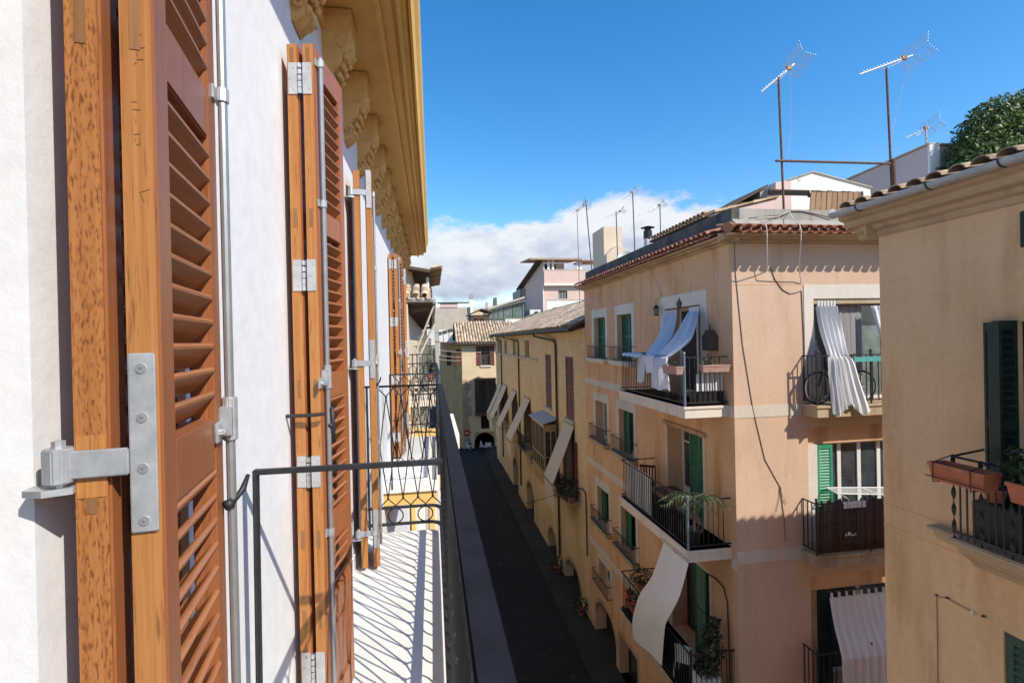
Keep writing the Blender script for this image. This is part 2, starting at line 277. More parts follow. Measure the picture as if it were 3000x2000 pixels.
# ------------------------------------------------------------------ mesh helpers
ORG = {}                                     # world place of each thing's base, so that parts can be given in world metres
def tagp(o, label=None, cat=None, group=None, kind=None):
    for k, v in (('label', label), ('category', cat), ('group', group), ('kind', kind)):
        if v: o[k] = v
    return o
def thing(name, label, cat, loc=(0, 0, 0), group=None, rz=0.0, local=False):
    o = bpy.data.objects.new(name, None); COL.objects.link(o); o.location = loc; o.rotation_euler.z = rz
    o.empty_display_size = 0.1
    ORG[o.name] = Vector((0, 0, 0)) if local else Vector(loc)
    return tagp(o, label, cat, group)
class MB:
    def __init__(s): s.v, s.f = [], []
    def add(s, vs, fs):
        n = len(s.v); s.v += [tuple(p) for p in vs]; s.f += [tuple(n+i for i in f) for f in fs]; return s
    def box(s, x0, x1, y0, y1, z0, z1):
        if x0 > x1: x0, x1 = x1, x0
        if y0 > y1: y0, y1 = y1, y0
        if z0 > z1: z0, z1 = z1, z0
        return s.add([(x0,y0,z0),(x1,y0,z0),(x1,y1,z0),(x0,y1,z0),(x0,y0,z1),(x1,y0,z1),(x1,y1,z1),(x0,y1,z1)],
                     [(0,3,2,1),(4,5,6,7),(0,1,5,4),(1,2,6,5),(2,3,7,6),(3,0,4,7)])
    def prism(s, poly, axis, a, b):
        """polygon in the two other axes, run from a to b along axis"""
        n = len(poly)
        def P(p, t): return (t, p[0], p[1]) if axis == 'X' else (p[0], t, p[1]) if axis == 'Y' else (p[0], p[1], t)
        vs = [P(p, a) for p in poly] + [P(p, b) for p in poly]
        fs = [tuple(range(n))[::-1], tuple(range(n, 2*n))] + [(i, (i+1) % n, n+(i+1) % n, n+i) for i in range(n)]
        return s.add(vs, fs)
    def bar(s, p, q, w, h=None, upv=(0, 0, 1)):
        p, q = Vector(p), Vector(q); h = w if h is None else h; d = (q-p).normalized(); u = Vector(upv)
        if abs(d.dot(u)) > 0.95: u = Vector((1, 0, 0))
        a = d.cross(u).normalized()*w/2; c = a.cross(d).normalized()*h/2
        return s.add([p-a-c, p+a-c, p+a+c, p-a+c, q-a-c, q+a-c, q+a+c, q-a+c], [(0,3,2,1),(4,5,6,7),(0,1,5,4),(1,2,6,5),(2,3,7,6),(3,0,4,7)])
    def tube(s, pts, r, k=6, cap=True):
        pts = [Vector(p) for p in pts]; rings = []; prev = None
        rr = r if isinstance(r, (list, tuple)) else [r]*len(pts)
        for i, p in enumerate(pts):
            d = (pts[min(i+1, len(pts)-1)]-pts[max(i-1, 0)]).normalized()
            if prev is None:
                u = Vector((0, 0, 1)) if abs(d.z) < 0.9 else Vector((1, 0, 0)); a = d.cross(u).normalized()
            else: a = (prev - d*prev.dot(d)).normalized()
            prev = a; b = d.cross(a)
            rings.append([p + (a*math.cos(2*math.pi*j/k)+b*math.sin(2*math.pi*j/k))*rr[i] for j in range(k)])
        vs = [v for ring in rings for v in ring]; fs = []
        for i in range(len(pts)-1):
            for j in range(k): fs.append((i*k+j, i*k+(j+1) % k, (i+1)*k+(j+1) % k, (i+1)*k+j))
        if cap: fs += [tuple(range(k))[::-1], tuple(range((len(pts)-1)*k, len(pts)*k))]
        return s.add(vs, fs)
    def lathe(s, prof, c=(0, 0, 0), k=14):
        vs, fs = [], []
        for (r, z) in prof: vs += [(c[0]+r*math.cos(2*math.pi*j/k), c[1]+r*math.sin(2*math.pi*j/k), c[2]+z) for j in range(k)]
        for i in range(len(prof)-1):
            for j in range(k): fs.append((i*k+j, i*k+(j+1) % k, (i+1)*k+(j+1) % k, (i+1)*k+j))
        fs += [tuple(range(k))[::-1], tuple(range((len(prof)-1)*k, len(prof)*k))]
        return s.add(vs, fs)
    def grid(s, rows):
        n = len(rows[0]); vs = [p for r in rows for p in r]
        return s.add(vs, [(i*n+j, i*n+j+1, (i+1)*n+j+1, (i+1)*n+j) for i in range(len(rows)-1) for j in range(n-1)])
    def quad(s, a, b, c, d): return s.add([a, b, c, d], [(0, 1, 2, 3)])
    def build(s, name, mt, parent=None, smooth=False, bevel=0.0, seg=2, org=None, **tags):
        o_ = org if org is not None else (ORG.get(parent.name, Vector()) if parent else Vector())
        me = bpy.data.meshes.new(name); me.from_pydata([(p[0]-o_[0], p[1]-o_[1], p[2]-o_[2]) for p in s.v], [], s.f)
        if bevel:
            bm = bmesh.new(); bm.from_mesh(me); bmesh.ops.remove_doubles(bm, verts=bm.verts, dist=1e-5)
            es = [e for e in bm.edges if len(e.link_faces) == 2 and e.calc_face_angle(0) > 0.5]
            bmesh.ops.bevel(bm, geom=es, offset=bevel, segments=seg, affect='EDGES', clamp_overlap=True); bm.to_mesh(me); bm.free()
        else:
            bm = bmesh.new(); bm.from_mesh(me); bmesh.ops.recalc_face_normals(bm, faces=bm.faces); bm.to_mesh(me); bm.free()
        me.materials.append(mt)
        if smooth:
            for p in me.polygons: p.use_smooth = True
        ob = bpy.data.objects.new(name, me); COL.objects.link(ob)
        if parent: ob.parent = parent; ORG[ob.name] = Vector(o_)
        return tagp(ob, **tags)
def piece(proto, parent, loc=None, mtx=None, name=None):
    """another object on the same mesh"""
    c = proto.copy(); COL.objects.link(c); c.parent = parent
    if name: c.name = name
    if mtx is not None: c.matrix_basis = mtx
    elif loc is not None: c.location = loc
    ORG[c.name] = ORG.get(parent.name, Vector()); return c
def repeat(mb, name, mt, parent, places, **kw):
    """one mesh, many objects: mb is given round its own origin, places are local to parent (points or matrices)"""
    p0 = mb.build(name, mt, parent, org=(0, 0, 0), **kw); out = [p0]
    for i, pl in enumerate(places):
        o = p0 if i == 0 else piece(p0, parent)
        if isinstance(pl, Matrix): o.matrix_basis = pl
        else: o.location = pl
        if i: out.append(o)
    return out
def L(parent, x, y, z): o = ORG[parent.name]; return Vector((x-o[0], y-o[1], z-o[2]))
def copy_tree(o, parent=None):
    c = o.copy(); COL.objects.link(c); c.parent = parent
    ORG[c.name] = ORG.get(o.name, Vector())
    for ch in [x for x in bpy.data.objects if x.parent == o]: copy_tree(ch, c)
    return c
def wall_cells(mb, axis, pos, u0, u1, z0, z1, holes, depth, inward):
    """a flat wall at axis=pos with rectangular openings (u0,u1,z0,z1) and their reveals, depth deep towards inward (+1/-1)"""
    us = sorted({u0, u1, *[h[0] for h in holes], *[h[1] for h in holes]}); zs = sorted({z0, z1, *[h[2] for h in holes], *[h[3] for h in holes]})
    us = [u for u in us if u0 <= u <= u1]; zs = [z for z in zs if z0 <= z <= z1]
    def P(u, z, d=0.0): return (pos+inward*d, u, z) if axis == 'X' else (u, pos+inward*d, z)
    for i in range(len(us)-1):
        for j in range(len(zs)-1):
            uc, zc = (us[i]+us[i+1])/2, (zs[j]+zs[j+1])/2
            if any(h[0] < uc < h[1] and h[2] < zc < h[3] for h in holes): continue
            mb.quad(P(us[i], zs[j]), P(us[i+1], zs[j]), P(us[i+1], zs[j+1]), P(us[i], zs[j+1]))
    for a, b, c, d in [h[:4] for h in holes]:
        mb.quad(P(a, c), P(a, d), P(a, d, depth), P(a, c, depth)); mb.quad(P(b, c), P(b, d), P(b, d, depth), P(b, c, depth))
        mb.quad(P(a, d), P(b, d), P(b, d, depth), P(a, d, depth)); mb.quad(P(a, c), P(b, c), P(b, c, depth), P(a, c, depth))
def shell(mb, x0, x1, y0, y1, z0, z1, skip=''):
    """the faces of a block, leaving out those named in skip (x X y Y t)"""
    if 'x' not in skip: mb.quad((x0,y0,z0),(x0,y1,z0),(x0,y1,z1),(x0,y0,z1))
    if 'X' not in skip: mb.quad((x1,y0,z0),(x1,y1,z0),(x1,y1,z1),(x1,y0,z1))
    if 'y' not in skip: mb.quad((x0,y0,z0),(x1,y0,z0),(x1,y0,z1),(x0,y0,z1))
    if 'Y' not in skip: mb.quad((x0,y1,z0),(x1,y1,z0),(x1,y1,z1),(x0,y1,z1))
    if 't' not in skip: mb.quad((x0,y0,z1),(x1,y0,z1),(x1,y1,z1),(x0,y1,z1))
def sag(p, q, d, n=10):
    p, q = Vector(p), Vector(q); return [p.lerp(q, t/n) - Vector((0, 0, 4*d*(t/n)*(1-t/n))) for t in range(n+1)]
def drape(rows, n=22, m=6, pleats=5, amp=0.03, out=(1, 0, 0), seed=0, hem=0.0, thick=True):
    """cloth through rows of (left, right) points: smooth down the rows, pleated across"""
    rows = [(Vector(a), Vector(b)) for a, b in rows]; k = len(rows)-1; o = Vector(out); rr = random.Random(seed); ph = rr.random()*6
    def cr(P, t):
        i = min(int(t), k-1); f = t-i; p0, p1, p2, p3 = P[max(i-1, 0)], P[i], P[i+1], P[min(i+2, k)]
        return 0.5*((2*p1)+(p2-p0)*f+(2*p0-5*p1+4*p2-p3)*f*f+(3*p1-p0-3*p2+p3)*f**3)
    A, B = [r[0] for r in rows], [r[1] for r in rows]; g = []
    for i in range(k*m+1):
        t = i/m; a, b = cr(A, t), cr(B, t); row = []
        for j in range(n+1):
            s = j/n
            w = amp*(0.75*math.sin(2*math.pi*pleats*s+ph+0.5*math.sin(t*1.7))+0.35*math.sin(2*math.pi*pleats*1.9*s+ph*2+t))
            p = a.lerp(b, s) + o*w
            if i == k*m: p.z += hem*math.sin(9*s+ph)
            row.append(p)
        g.append(row)
    mb = MB(); mb.grid(g)
    if thick: mb.grid([[p - o*0.004 for p in row] for row in g])
    return mb
def leaves(mb, c, rad, n, size, rr, flat=1.0, shape='oval', shell_=0.55):
    for _ in range(n):
        while True:
            d = Vector((rr.uniform(-1, 1), rr.uniform(-1, 1), rr.uniform(-1, 1)))
            if 0.05 < d.length < 1: break
        d = d.normalized()*(shell_+(1-shell_)*rr.random()**0.6)
        p = Vector(c) + Vector((d.x*rad[0], d.y*rad[1], d.z*rad[2]))
        nrm = (d*0.7 + Vector((rr.uniform(-1, 1), rr.uniform(-1, 1), rr.uniform(-0.3, 1)))*0.8).normalized()
        a = nrm.orthogonal().normalized(); a = (Matrix.Rotation(rr.uniform(0, 6.28), 3, nrm) @ a); b = nrm.cross(a); s = size*rr.uniform(0.6, 1.3)
        w = s*0.42
        mb.add([p-a*s, p-a*s*0.2+b*w+nrm*s*0.10, p+a*s, p-a*s*0.2-b*w+nrm*s*0.10], [(0, 1, 2, 3)])
# ------------------------------------------------------------------ the ground
g = MB(); g.quad((-60, -30, G-0.02), (130, -30, G-0.02), (130, 900, G-0.02), (-60, 900, G-0.02)); tagp(g.build('ground', M['paving']), kind='structure')
s_ = MB(); s_.quad((-0.6, -20, G), (5.15, -20, G), (5.15, 90, G), (-0.6, 90, G)); tagp(s_.build('street', M['asphalt']), kind='structure')
pv = MB(); pv.box(5.15, 7.0, -20, 55.4, G-0.3, G+0.10); tagp(pv.build('pavement', M['paving']), kind='structure')
rr = random.Random(3); ms = MB()
for _ in range(26):
    x, y = rr.uniform(0.9, 4.8), rr.uniform(7, 34); a0 = rr.random()*6; r_ = rr.uniform(.06, .20); n = 9
    ms.add([(x+r_*rr.uniform(.35, 1.2)*math.cos(a0+t*6.28/n), y+1.6*r_*rr.uniform(.35, 1.2)*math.sin(a0+t*6.28/n), G+0.004) for t in range(n)], [tuple(range(n))])
tagp(ms.build('street_dirt', M['paving'],), kind='stuff')

# ------------------------------------------------------------------ the white house on the left
WX = -0.54                                    # plane of its street wall
FZ = -1.50                                    # balcony floor
hs_ = thing('townhouse', 'white rendered house with brown louvred shutters and a yellow bracketed cornice', 'house', (WX, 2, G))
OPN = [(-0.45, 0.79, FZ, 1.18), (2.34, 3.41, FZ, 1.18), (7.02, 8.03, FZ, 1.18)]
w = MB(); wall_cells(w, 'X', WX, -9, 11.0, -1.85, 2.0, OPN, 0.42, -1); shell(w, -8, WX, -9, 11.0, -1.85, 2.05, 'X'); w.build('wall', M['white'], hs_)
w = MB(); shell(w, -8, WX, -16, 11.0, G, -1.855); w.build('lower_wall', M['white'], hs_)
sk = MB()
for a, b in ((0.80, 2.33), (3.42, 4.1)): sk.box(WX, WX+0.008, a, b, FZ, FZ+0.10)
for a, b in ((5.56, 7.01), (8.04, 8.15)): sk.box(WX, WX+0.008, a, b, FZ, FZ+0.10)
tagp(sk.build('skirting', M['white'], hs_), kind='stuff')
for a, b, c, d in OPN:
    fr = MB(); x = WX-0.36
    for (p, q) in ((a, a+.07), (b-.07, b), ((a+b)/2-.05, (a+b)/2+.05)): fr.box(x-.06, x, p, q, c, d)
    for (p, q) in ((c, c+.5), (d-.08, d)): fr.box(x-.055, x-.003, a+.07, b-.07, p, q)
    f = fr.build('balcony_door', M['brown'], hs_)
    gl = MB(); gl.quad((x-.03, a+.07, c+.5), (x-.03, b-.07, c+.5), (x-.03, b-.07, d-.08), (x-.03, a+.07, d-.08)); gl.build('pane', M['glass'], f)
cp = [(-.522, 1.715), (-.245, 1.715), (-.245, 1.685), (-.225, 1.685), (-.222, 1.722), (-.17, 1.728), (-.145, 1.75), (-.145, 1.715), (-.128, 1.715), (-.126, 1.765), (-.10, 1.772), (-.085, 1.80), (-.085, 1.775), (-.07, 1.775), (-.068, 1.84), (-.058, 1.90), (-.036, 1.955), (-.028, 2.0), (-.028, 2.07), (-.522, 2.10)]
cp = [(a*1.034, b*1.034) for a, b in cp]
c = MB(); c.prism(cp, 'Y', -6, 10.8); c.build('cornice', M['yellow'], hs_)
wb = MB(); wb.box(WX-.002, WX+.018, -6, 10.8, 1.655, 1.772); wb.build('cornice_frieze', M['yellow'], hs_)
def modillion():
    mb = MB(); n = 13; hw = 0.105
    prof = [(0.155, 1.712), (0.155, 1.675), (0.145, 1.67), (0.145, 1.60), (0.150, 1.57), (0.156, 1.545), (0.140, 1.515), (0.115, 1.49), (0.100, 1.462), (0.088, 1.435), (0.070, 1.41), (0.055, 1.392), (0.060, 1.37), (0.066, 1.345), (0.058, 1.315), (0.040, 1.292), (0.018, 1.275), (0.0, 1.27)]
    rows = []
    for i, (x, z) in enumerate(prof):
        row = []; t = i/(len(prof)-1); wd = hw*(1.0 if i < 3 else 0.93 if i < 6 else 0.86-0.18*t)
        for j in range(n):
            s = j/(n-1)*2-1
            carve = 0 if i < 4 else 0.012*math.cos(s*math.pi*2.5)*(0.4+0.6*math.sin(i*2.1+abs(s)*2.5)) - 0.014*abs(s)**2
            row.append((max(0.004, x+carve), s*wd, z+(0 if i < 4 else 0.006*math.sin(i*1.7+j*2.3))))
        rows.append(row)
    mb.grid(rows)
    for e in (0, n-1):
        side = [r[e] for r in rows]
        for a, b in zip(side[:-1], side[1:]): mb.quad(a, b, (-.01, b[1], b[2]), (-.01, a[1], a[2]))
    for sgn in (-1, 1):                       # the rolled scrolls on the flanks
        for (cx, cz, r_) in ((0.105, 1.545, 0.042), (0.038, 1.335, 0.028)):
            pts = []
            for k in range(15):
                a = k*0.62; q = r_*(1-k/17); pts.append((cx+q*math.cos(a), sgn*(hw*0.90), cz+q*math.sin(a)))
            mb.tube(pts, [0.009*(1-k/22) for k in range(15)], 5)
    for k in range(5):                        # folded leaf tips down the front
        t = k/4; x = 0.135-0.075*t; z = 1.53-0.20*t
        for s in (-.55, 0, .55):
            mb.lathe([(0.004, -0.016), (0.017, -0.008), (0.021, 0.004), (0.012, 0.016), (0.003, 0.022)], (x, s*hw*(0.95-0.2*t), z+0.01*math.cos(s*9)), 7)
    return mb
mpos = [(WX, 2.28 + 0.640*k, 0.055) for k in range(-2, 14)]
repeat(modillion(), 'bracket', M['carved'], hs_, [L(hs_, WX, y, dz) for _, y, dz in mpos], smooth=True)

# ------------------------------------------------------------------ iron balconies of the white house
PR = 0.115
def lattice_bar():
    mb = MB(); r = 0.0047; h = PR/2
    for s in (-1, 1):
        up_ = [(0, s*h*(1-math.cos(a)), -0.43+0.079*math.sin(a)) for a in [0, .3, .6, .9, 1.2, 1.57]]
        up_ = [(0, s*h*math.sin(a)**1.6, -0.43+0.078*(1-math.cos(a))**0.55) for a in [0, .35, .7, 1.0, 1.3, 1.57]]
        dn = [(0, s*h*math.sin(a)**1.6, -1.225-0.068*(1-math.cos(a))**0.55) for a in [0, .35, .7, 1.0, 1.3, 1.57]]
        mb.tube(up_[::-1] + [(0, s*h*0.5, -0.63), (0, s*(h-.004), -0.83), (0, s*h*0.5, -1.03)] + dn, r, 5)
    for (y, z) in ((0, -.43), (0, -1.225), (h-.002, -.83)):
        mb.lathe([(0.003, -.013), (.0095, -.007), (.011, 0), (.0095, .007), (.003, .013)], (0, y, z), 6)
    return mb
def ring():
    mb = MB(); mb.tube([(0, .0575*math.cos(a*math.pi/9), -1.3625+.0575*math.sin(a*math.pi/9)) for a in range(19)], .0055, 5, cap=False); return mb
LAT = RNG = None
RZ90 = Matrix.Rotation(math.pi/2, 4, 'Z')
def iron_balcony(name, y0, y1, label, near_end, slabmat, edge):
    global LAT, RNG
    X = 0.050
    t = thing(name, label, 'balcony', (WX, y0, FZ), 'iron balconies of the white house')
    r = 0.11; xe = 0.048
    poly = [(WX+.001, y0), (xe, y0)] + [(xe-r+r*math.sin(a), y1-r+r*math.cos(a)) for a in [1.57, 1.2, .8, .4, 0]] + [(WX+.001, y1)]
    sl = MB(); sl.prism(poly, 'Z', FZ-.10, FZ); sl.build('floor_slab', M['floor'], t)
    ed = MB(); ed.prism([(p[0]-(.03 if p[0] > 0 else 0), p[1]+(.03 if abs(p[1]-y0) < .01 else -.03 if p[1] > y1-.01 else 0)) for p in poly], 'Z', FZ-.24, FZ-.1005); ed.build('slab_moulding', M['yellow'], t)
    yl = y1-0.025
    tr = MB(); tr.box(X-.016, X+.027, y0, yl-.02, -.354, -.340); tr.build('top_rail', M['rail'], t, bevel=.004)
    ur = MB(); ur.box(X-.008, X+.008, y0, yl-.02, -.366, -.3545); ur.build('under_rail', M['iron'], t)
    for zz in (-1.298, -1.428):
        lr = MB(); lr.box(X-.021, X+.021, y0, yl-.11, zz-.006, zz+.006)
        arc = [(X-.11+.11*math.sin(a), yl-.11+.11*math.cos(a)) for a in [1.57, 1.2, .8, .4, 0]]
        for p, q in zip(arc[:-1], arc[1:]): lr.bar((*p, zz), (*q, zz), .042, .012)
        lr.box(WX+.02, X-.112, yl-.021, yl+.021, zz-.006, zz+.006); lr.build('lower_rail', M['iron'], t)
    er = MB(); er.box(WX+.005, X+.010, yl-.012, yl+.012, -.354, -.339)
    er.build('end_rail', M['rail'], t, bevel=.002)
    for (px_, py_) in ((X, yl-.005), (WX+.03, yl)): ps = MB(); ps.box(px_-.008, px_+.008, py_-.008, py_+.008, FZ-.02, -.3545); ps.build('corner_post', M['iron'], t)
    n = int((yl-.05-y0-.05)/PR); pl = [L(t, X, yl-.07-PR*k, 0) for k in range(n)]
    me = [Matrix.Translation(L(t, X-.07-PR*k, yl, 0)) @ RZ90 for k in range(4)]
    pl = [Matrix.Translation(p) for p in pl] + me
    rg = [Matrix.Translation(L(t, X, yl-.13-2*PR*k, 0)) for k in range(n//2)] + [Matrix.Translation(L(t, X-.13-2*PR*k, yl, 0)) @ RZ90 for k in range(2)]
    if near_end:
        ne = MB(); ne.box(WX+.10, X+.010, y0-.012, y0+.012, -.354, -.339); ne.box(WX+.085, WX+.10, y0-.008, y0+.008, FZ-.06, -.339); ne.box(WX+.1005, X, y0-.01, y0+.01, -1.304, -1.292)
        ne.build('end_rail', M['iron'], t)
        pl += [Matrix.Translation(L(t, X-.06-PR*k, y0, 0)) @ RZ90 for k in range(4)]
    if LAT is None: LAT = repeat(lattice_bar(), 'baluster', M['iron'], t, pl)[0]; RNG = repeat(ring(), 'ring', M['iron'], t, rg)[0]
    else:
        for q in pl: piece(LAT, t, mtx=q, name='baluster')
        for q in rg: piece(RNG, t, mtx=q, name='ring')
    return t
b1 = iron_balcony('iron_balcony', -1.6, 4.14, 'long iron balcony with slate grey handrail, divider frame and pale sunlit floor', False, None, None)
dv = MB(); dv.bar((WX+.05, 1.512, -.352), (.024, 1.497, -.349), .022, .014); dv.build('divider_rail', M['iron'], b1, bevel=.002)
dl = MB()
dl.bar((WX+.050, 1.513, -.345), (WX+.046, 1.512, -1.0), .026, .012, (1, 0, 0)); dl.bar((WX+.046, 1.512, -1.0), (WX+.060, 1.512, -1.449), .026, .012, (1, 0, 0)); dl.build('divider_leg', M['iron'], b1, bevel=.002)
b2 = iron_balcony('iron_balcony', 5.55, 8.2, 'smaller iron balcony seen beyond the end of the nearest one', True, None, None)

# ------------------------------------------------------------------ louvred wooden shutters
KS = 1.18
LH, LW, LT, GAP = 2.205, 0.285, 0.036, 0.014
RAILS = [(0, .085), (.33, .41), (.585, .665), (1.065, 1.15), (1.61, 1.69), (2.12, LH)]
PANELS = [(.41, .585), (.665, 1.065), (1.15, 1.61), (1.69, 2.12)]
def leaf_frame(x0):
    mb = MB()
    mb.box(x0-LT, x0, 0, .048, 0, LH); mb.box(x0-LT, x0, LW-.048, LW, 0, LH)
    for a, b in RAILS: mb.box(x0-LT+.001, x0-.001, .048, LW-.048, a, b)
    return mb
def slat_mesh():
    mb = MB(); y0, y1 = .0455, LW-.0455; c, s = math.cos(-.84), math.sin(-.84)
    prof = []
    for (u, v) in ((-.021, -.0045), (-.0235, -.002), (-.0235, .002), (-.021, .0045), (.021, .0055), (.0245, .003), (.0245, -.003), (.021, -.0055)):
        prof.append((u*c+v*s - LT/2, -u*s+v*c))
    return mb.prism(prof, 'Y', y0, y1)
SLATS = [z for a, b in PANELS for z in [a+.024+.0395*k for k in range(int((b-a-.03)/.0395)+1)] if z < b-.018]
SL = None
def shutter(loc, alpha, kind, label, rod_far, inner_shift=0.0, edge_inner='wood_edge', slats=True):
    global SL
    t = thing('louvred_shutter', label, 'shutter', (loc[0], loc[1], -1.475), 'louvred shutters folded back on the white wall', rz=-R(alpha), local=True); t.scale = (KS, KS, KS)
    x1 = -LT-GAP-inner_shift                   # outer face of the leaf next to the wall
    leaf_frame(0).build('outer_leaf', M['wood_face'], t, bevel=.003)
    inner = leaf_frame(x1).build('inner_leaf', M['wood_face'], t, bevel=.003)
    for x0, mt in ((0, 'wood_edge'), (x1, edge_inner)):
        e = MB(); e.box(x0-LT+.002, x0-.002, -.0025, -.0002, .003, LH-.003); ep = e.build('leaf_edge', M[mt], t)
        if loc[1] < 3: repeat(MB().box(x0-LT*.66, x0-LT*.36, -.0034, -.0026, .012, .07), 'tenon_end', M['tenon'], ep, [(0, 0, a) for a, b in RAILS[1:]])
        pb = MB(); pb.box(x0-.027, x0-.009, .049, LW-.049, .086, .329); pb.box(x0-.009, x0-.005, .075, LW-.075, .115, .30); pb.build('bottom_panel', M['wood_face'], t, bevel=.004)
    if slats:
        if SL is None: SL = repeat(slat_mesh(), 'slat', M['wood_slat'], t, [(0, 0, z) for z in SLATS])[0]
        else:
            for z in SLATS: piece(SL, t, (0, 0, z), name='slat')
    bank = MB(); sm = slat_mesh()
    for z in SLATS: bank.add([(x1-LT-p[0], p[1], p[2]+z) for p in sm.v], sm.f)     # the folded leaf faces the other way
    tagp(bank.build('slat_bank', M['wood_slat'], t), kind='stuff')
    if kind == 'T':
        for zc in (2.101, 1.156, .213):
            h = MB(); h.box(-.0325, -.0045, -.0075, -.0026, zc-.106, zc+.106)
            xe = x1-LT-.012
            h.box(xe+.006, -.0325, -.0105, -.0055, zc-.036, zc-.004)
            h.tube([(xe, -.004, zc-.040), (xe, -.004, zc+.000)], .0155, 12)
            hp = h.build('strap_hinge', M['zinc'], t, bevel=.0015)
            br = MB(); xw = -(loc[0]-WX)/KS/math.cos(R(alpha)); br.prism([(xe+.016, -.012), (xe+.014, .008), (xe-.010, .014), (xw+.002, .020), (xw+.002, -.010), (xe-.010, -.020)], 'Z', zc-.052, zc-.0445)
            br.tube([(xe, -.004, zc-.052), (xe, -.004, zc+.008)], .007, 8); br.build('pintle', M['zinc'], hp)
            if loc[1] < 1: repeat(MB().tube([(0, -.0076, 0), (0, -.0088, 0)], .0058, 10).lathe([(.002, 0), (.0022, .001)], (0, -.009, 0), 5), 'screw', M['nickel'], hp, [(-.0185, 0, zc+dz) for dz in (.088, .030, -.030, -.092)])
            # notch filled with a lighter block behind the strap
            nb = MB(); nb.box(x1-LT+.004, x1-.003, -.0036, -.0026, zc-.06, zc+.012); nb.build('packing_block', M['wood_edge'], hp)
    else:
        for zc in (2.092, 1.468, .844, .219):
            h = MB(); h.box(x1-LT+.006, x1-.001, -.006, -.0026, zc-.05, zc+.05); h.box(-LT+.001, -.006, -.006, -.0026, zc-.05, zc+.05)
            xm = (x1-LT)/2.0+0.0; xm = x1/2-LT/2
            for k in range(5): h.tube([(xm, -.007, zc-.05+.0202*k), (xm, -.007, zc-.05+.0192*(k+1))], .0062, 8)
            hp = h.build('butt_hinge', M['nickel'], t, bevel=.001)
            if loc[1] < 3: repeat(MB().tube([(0, -.006, 0), (0, -.0072, 0)], .0042, 7), 'screw', M['zinc'], hp, [(dx+(.006 if dz else -.004), 0, zc+dz) for dx in (x1-LT*.55, -LT*.55) for dz in (.034, 0, -.034)])
    yr = LW-.006 if rod_far else .024
    rd = MB(); rd.tube([(.013, yr, .02), (.013, yr, LH-.035)], .0075, 10); rod = rd.build('bolt_rod', M['rod'], t, smooth=False)
    for zc in (2.150, 1.70, .64, .10):
        gd = MB(); gd.box(0, .004, yr-.020, yr+.016, zc-.012, zc+.012); gd.tube([(.013, yr, zc-.012), (.013, yr, zc+.012)], .0105, 10); gd.build('rod_guide', M['zinc'], rod, bevel=.001)
    lk = MB(); lk.box(0, .020, yr-.022, yr+.016, 1.115, 1.165); lk.box(0, .006, yr-.050, yr-.022, 1.108, 1.142); lk.tube([(.004, yr-.04, 1.125), (.016, yr-.04, 1.125)], .006, 8); lk.tube([(.013, yr, 1.105), (.013, yr, 1.18)], .0125, 10); lk.build('bolt_lock', M['zinc'], rod, bevel=.002)
    hd = MB()
    if rod_far: hd.tube([(.004, yr-.012, .995), (.016, yr-.006, .998)], .009, 8); hd.tube([(.016, yr-.006, .998), (.028, yr+.014, 1.015), (.034, yr+.028, 1.036)], [.004, .0055, .0035], 8)
    else:
        hd.tube([(.014, yr, .985), (.026, yr, .985)], .009, 8); hd.tube([(.027, yr-.006, 1.045), (.027, yr, .985), (.027, yr+.004, .93)], [.005, .007, .005], 7)
    hd.build('bolt_handle', M['iron'], rod, smooth=True)
    return t
s1 = shutter((-.381, .797), -8, 'T', 'big brown louvred shutter with pencil marks on its flecked edge and one strap hinge', True, 0.004, 'wood_speck'); s1.location.z -= .022
pm = MB()
for (x, z, a, l) in ((-.014, 1.640, .3, .006), (-.019, 1.634, 1.2, .004), (-.012, 1.625, .2, .008), (-.016, 1.618, 1.5, .006), (-.013, 1.611, .1, .007), (-.018, 1.606, .9, .004), (-.020, 1.560, .0, .005), (-.020, 1.551, .2, .004), (-.016, 1.551, .2, .004), (-.019, 1.538, 1.5, .005), (-.018, 1.522, .2, .006), (-.020, 1.515, 1.3, .006), (-.017, 1.510, .5, .005), (-.012, 1.455, .4, .012), (-.014, 1.446, 1.9, .010)):
    pm.bar((x-l*math.cos(a)/2, -.0029, z-l*math.sin(a)/2), (x+l*math.cos(a)/2, -.0029, z+l*math.sin(a)/2), .00055)
tagp(pm.build('pencil_mark', M['pencil'], s1), kind='stuff')
s2 = shutter((-.415, 2.015), 8, 'B', 'brown louvred shutter with plate hinges and a black stay hook, before the iron divider', False)
st = MB(); st.tube([(-.155, -.02, 1.022), (-.012, -.03, 1.027), (.02, -.028, 1.03)], .006, 7); st.tube([(-.152, -.02, 1.022), (-.168, -.005, .93)], .003, 5)
st.build('stay_hook', M['iron'], s2)
s3 = shutter((-.368, 3.47), -7, 'T', 'brown louvred shutter seen edge on over the sunlit floor, its leaves standing apart', True, 0.014)
s4 = shutter((-.415, 6.69), 8, 'B', 'small brown louvred shutter with pale hinge plates behind the lattice railing end', False, 0.010)
s5 = shutter((-.375, 8.09), -7, 'T', 'narrow brown louvred shutter with a strap hinge at the end of the white wall', True, 0.010)
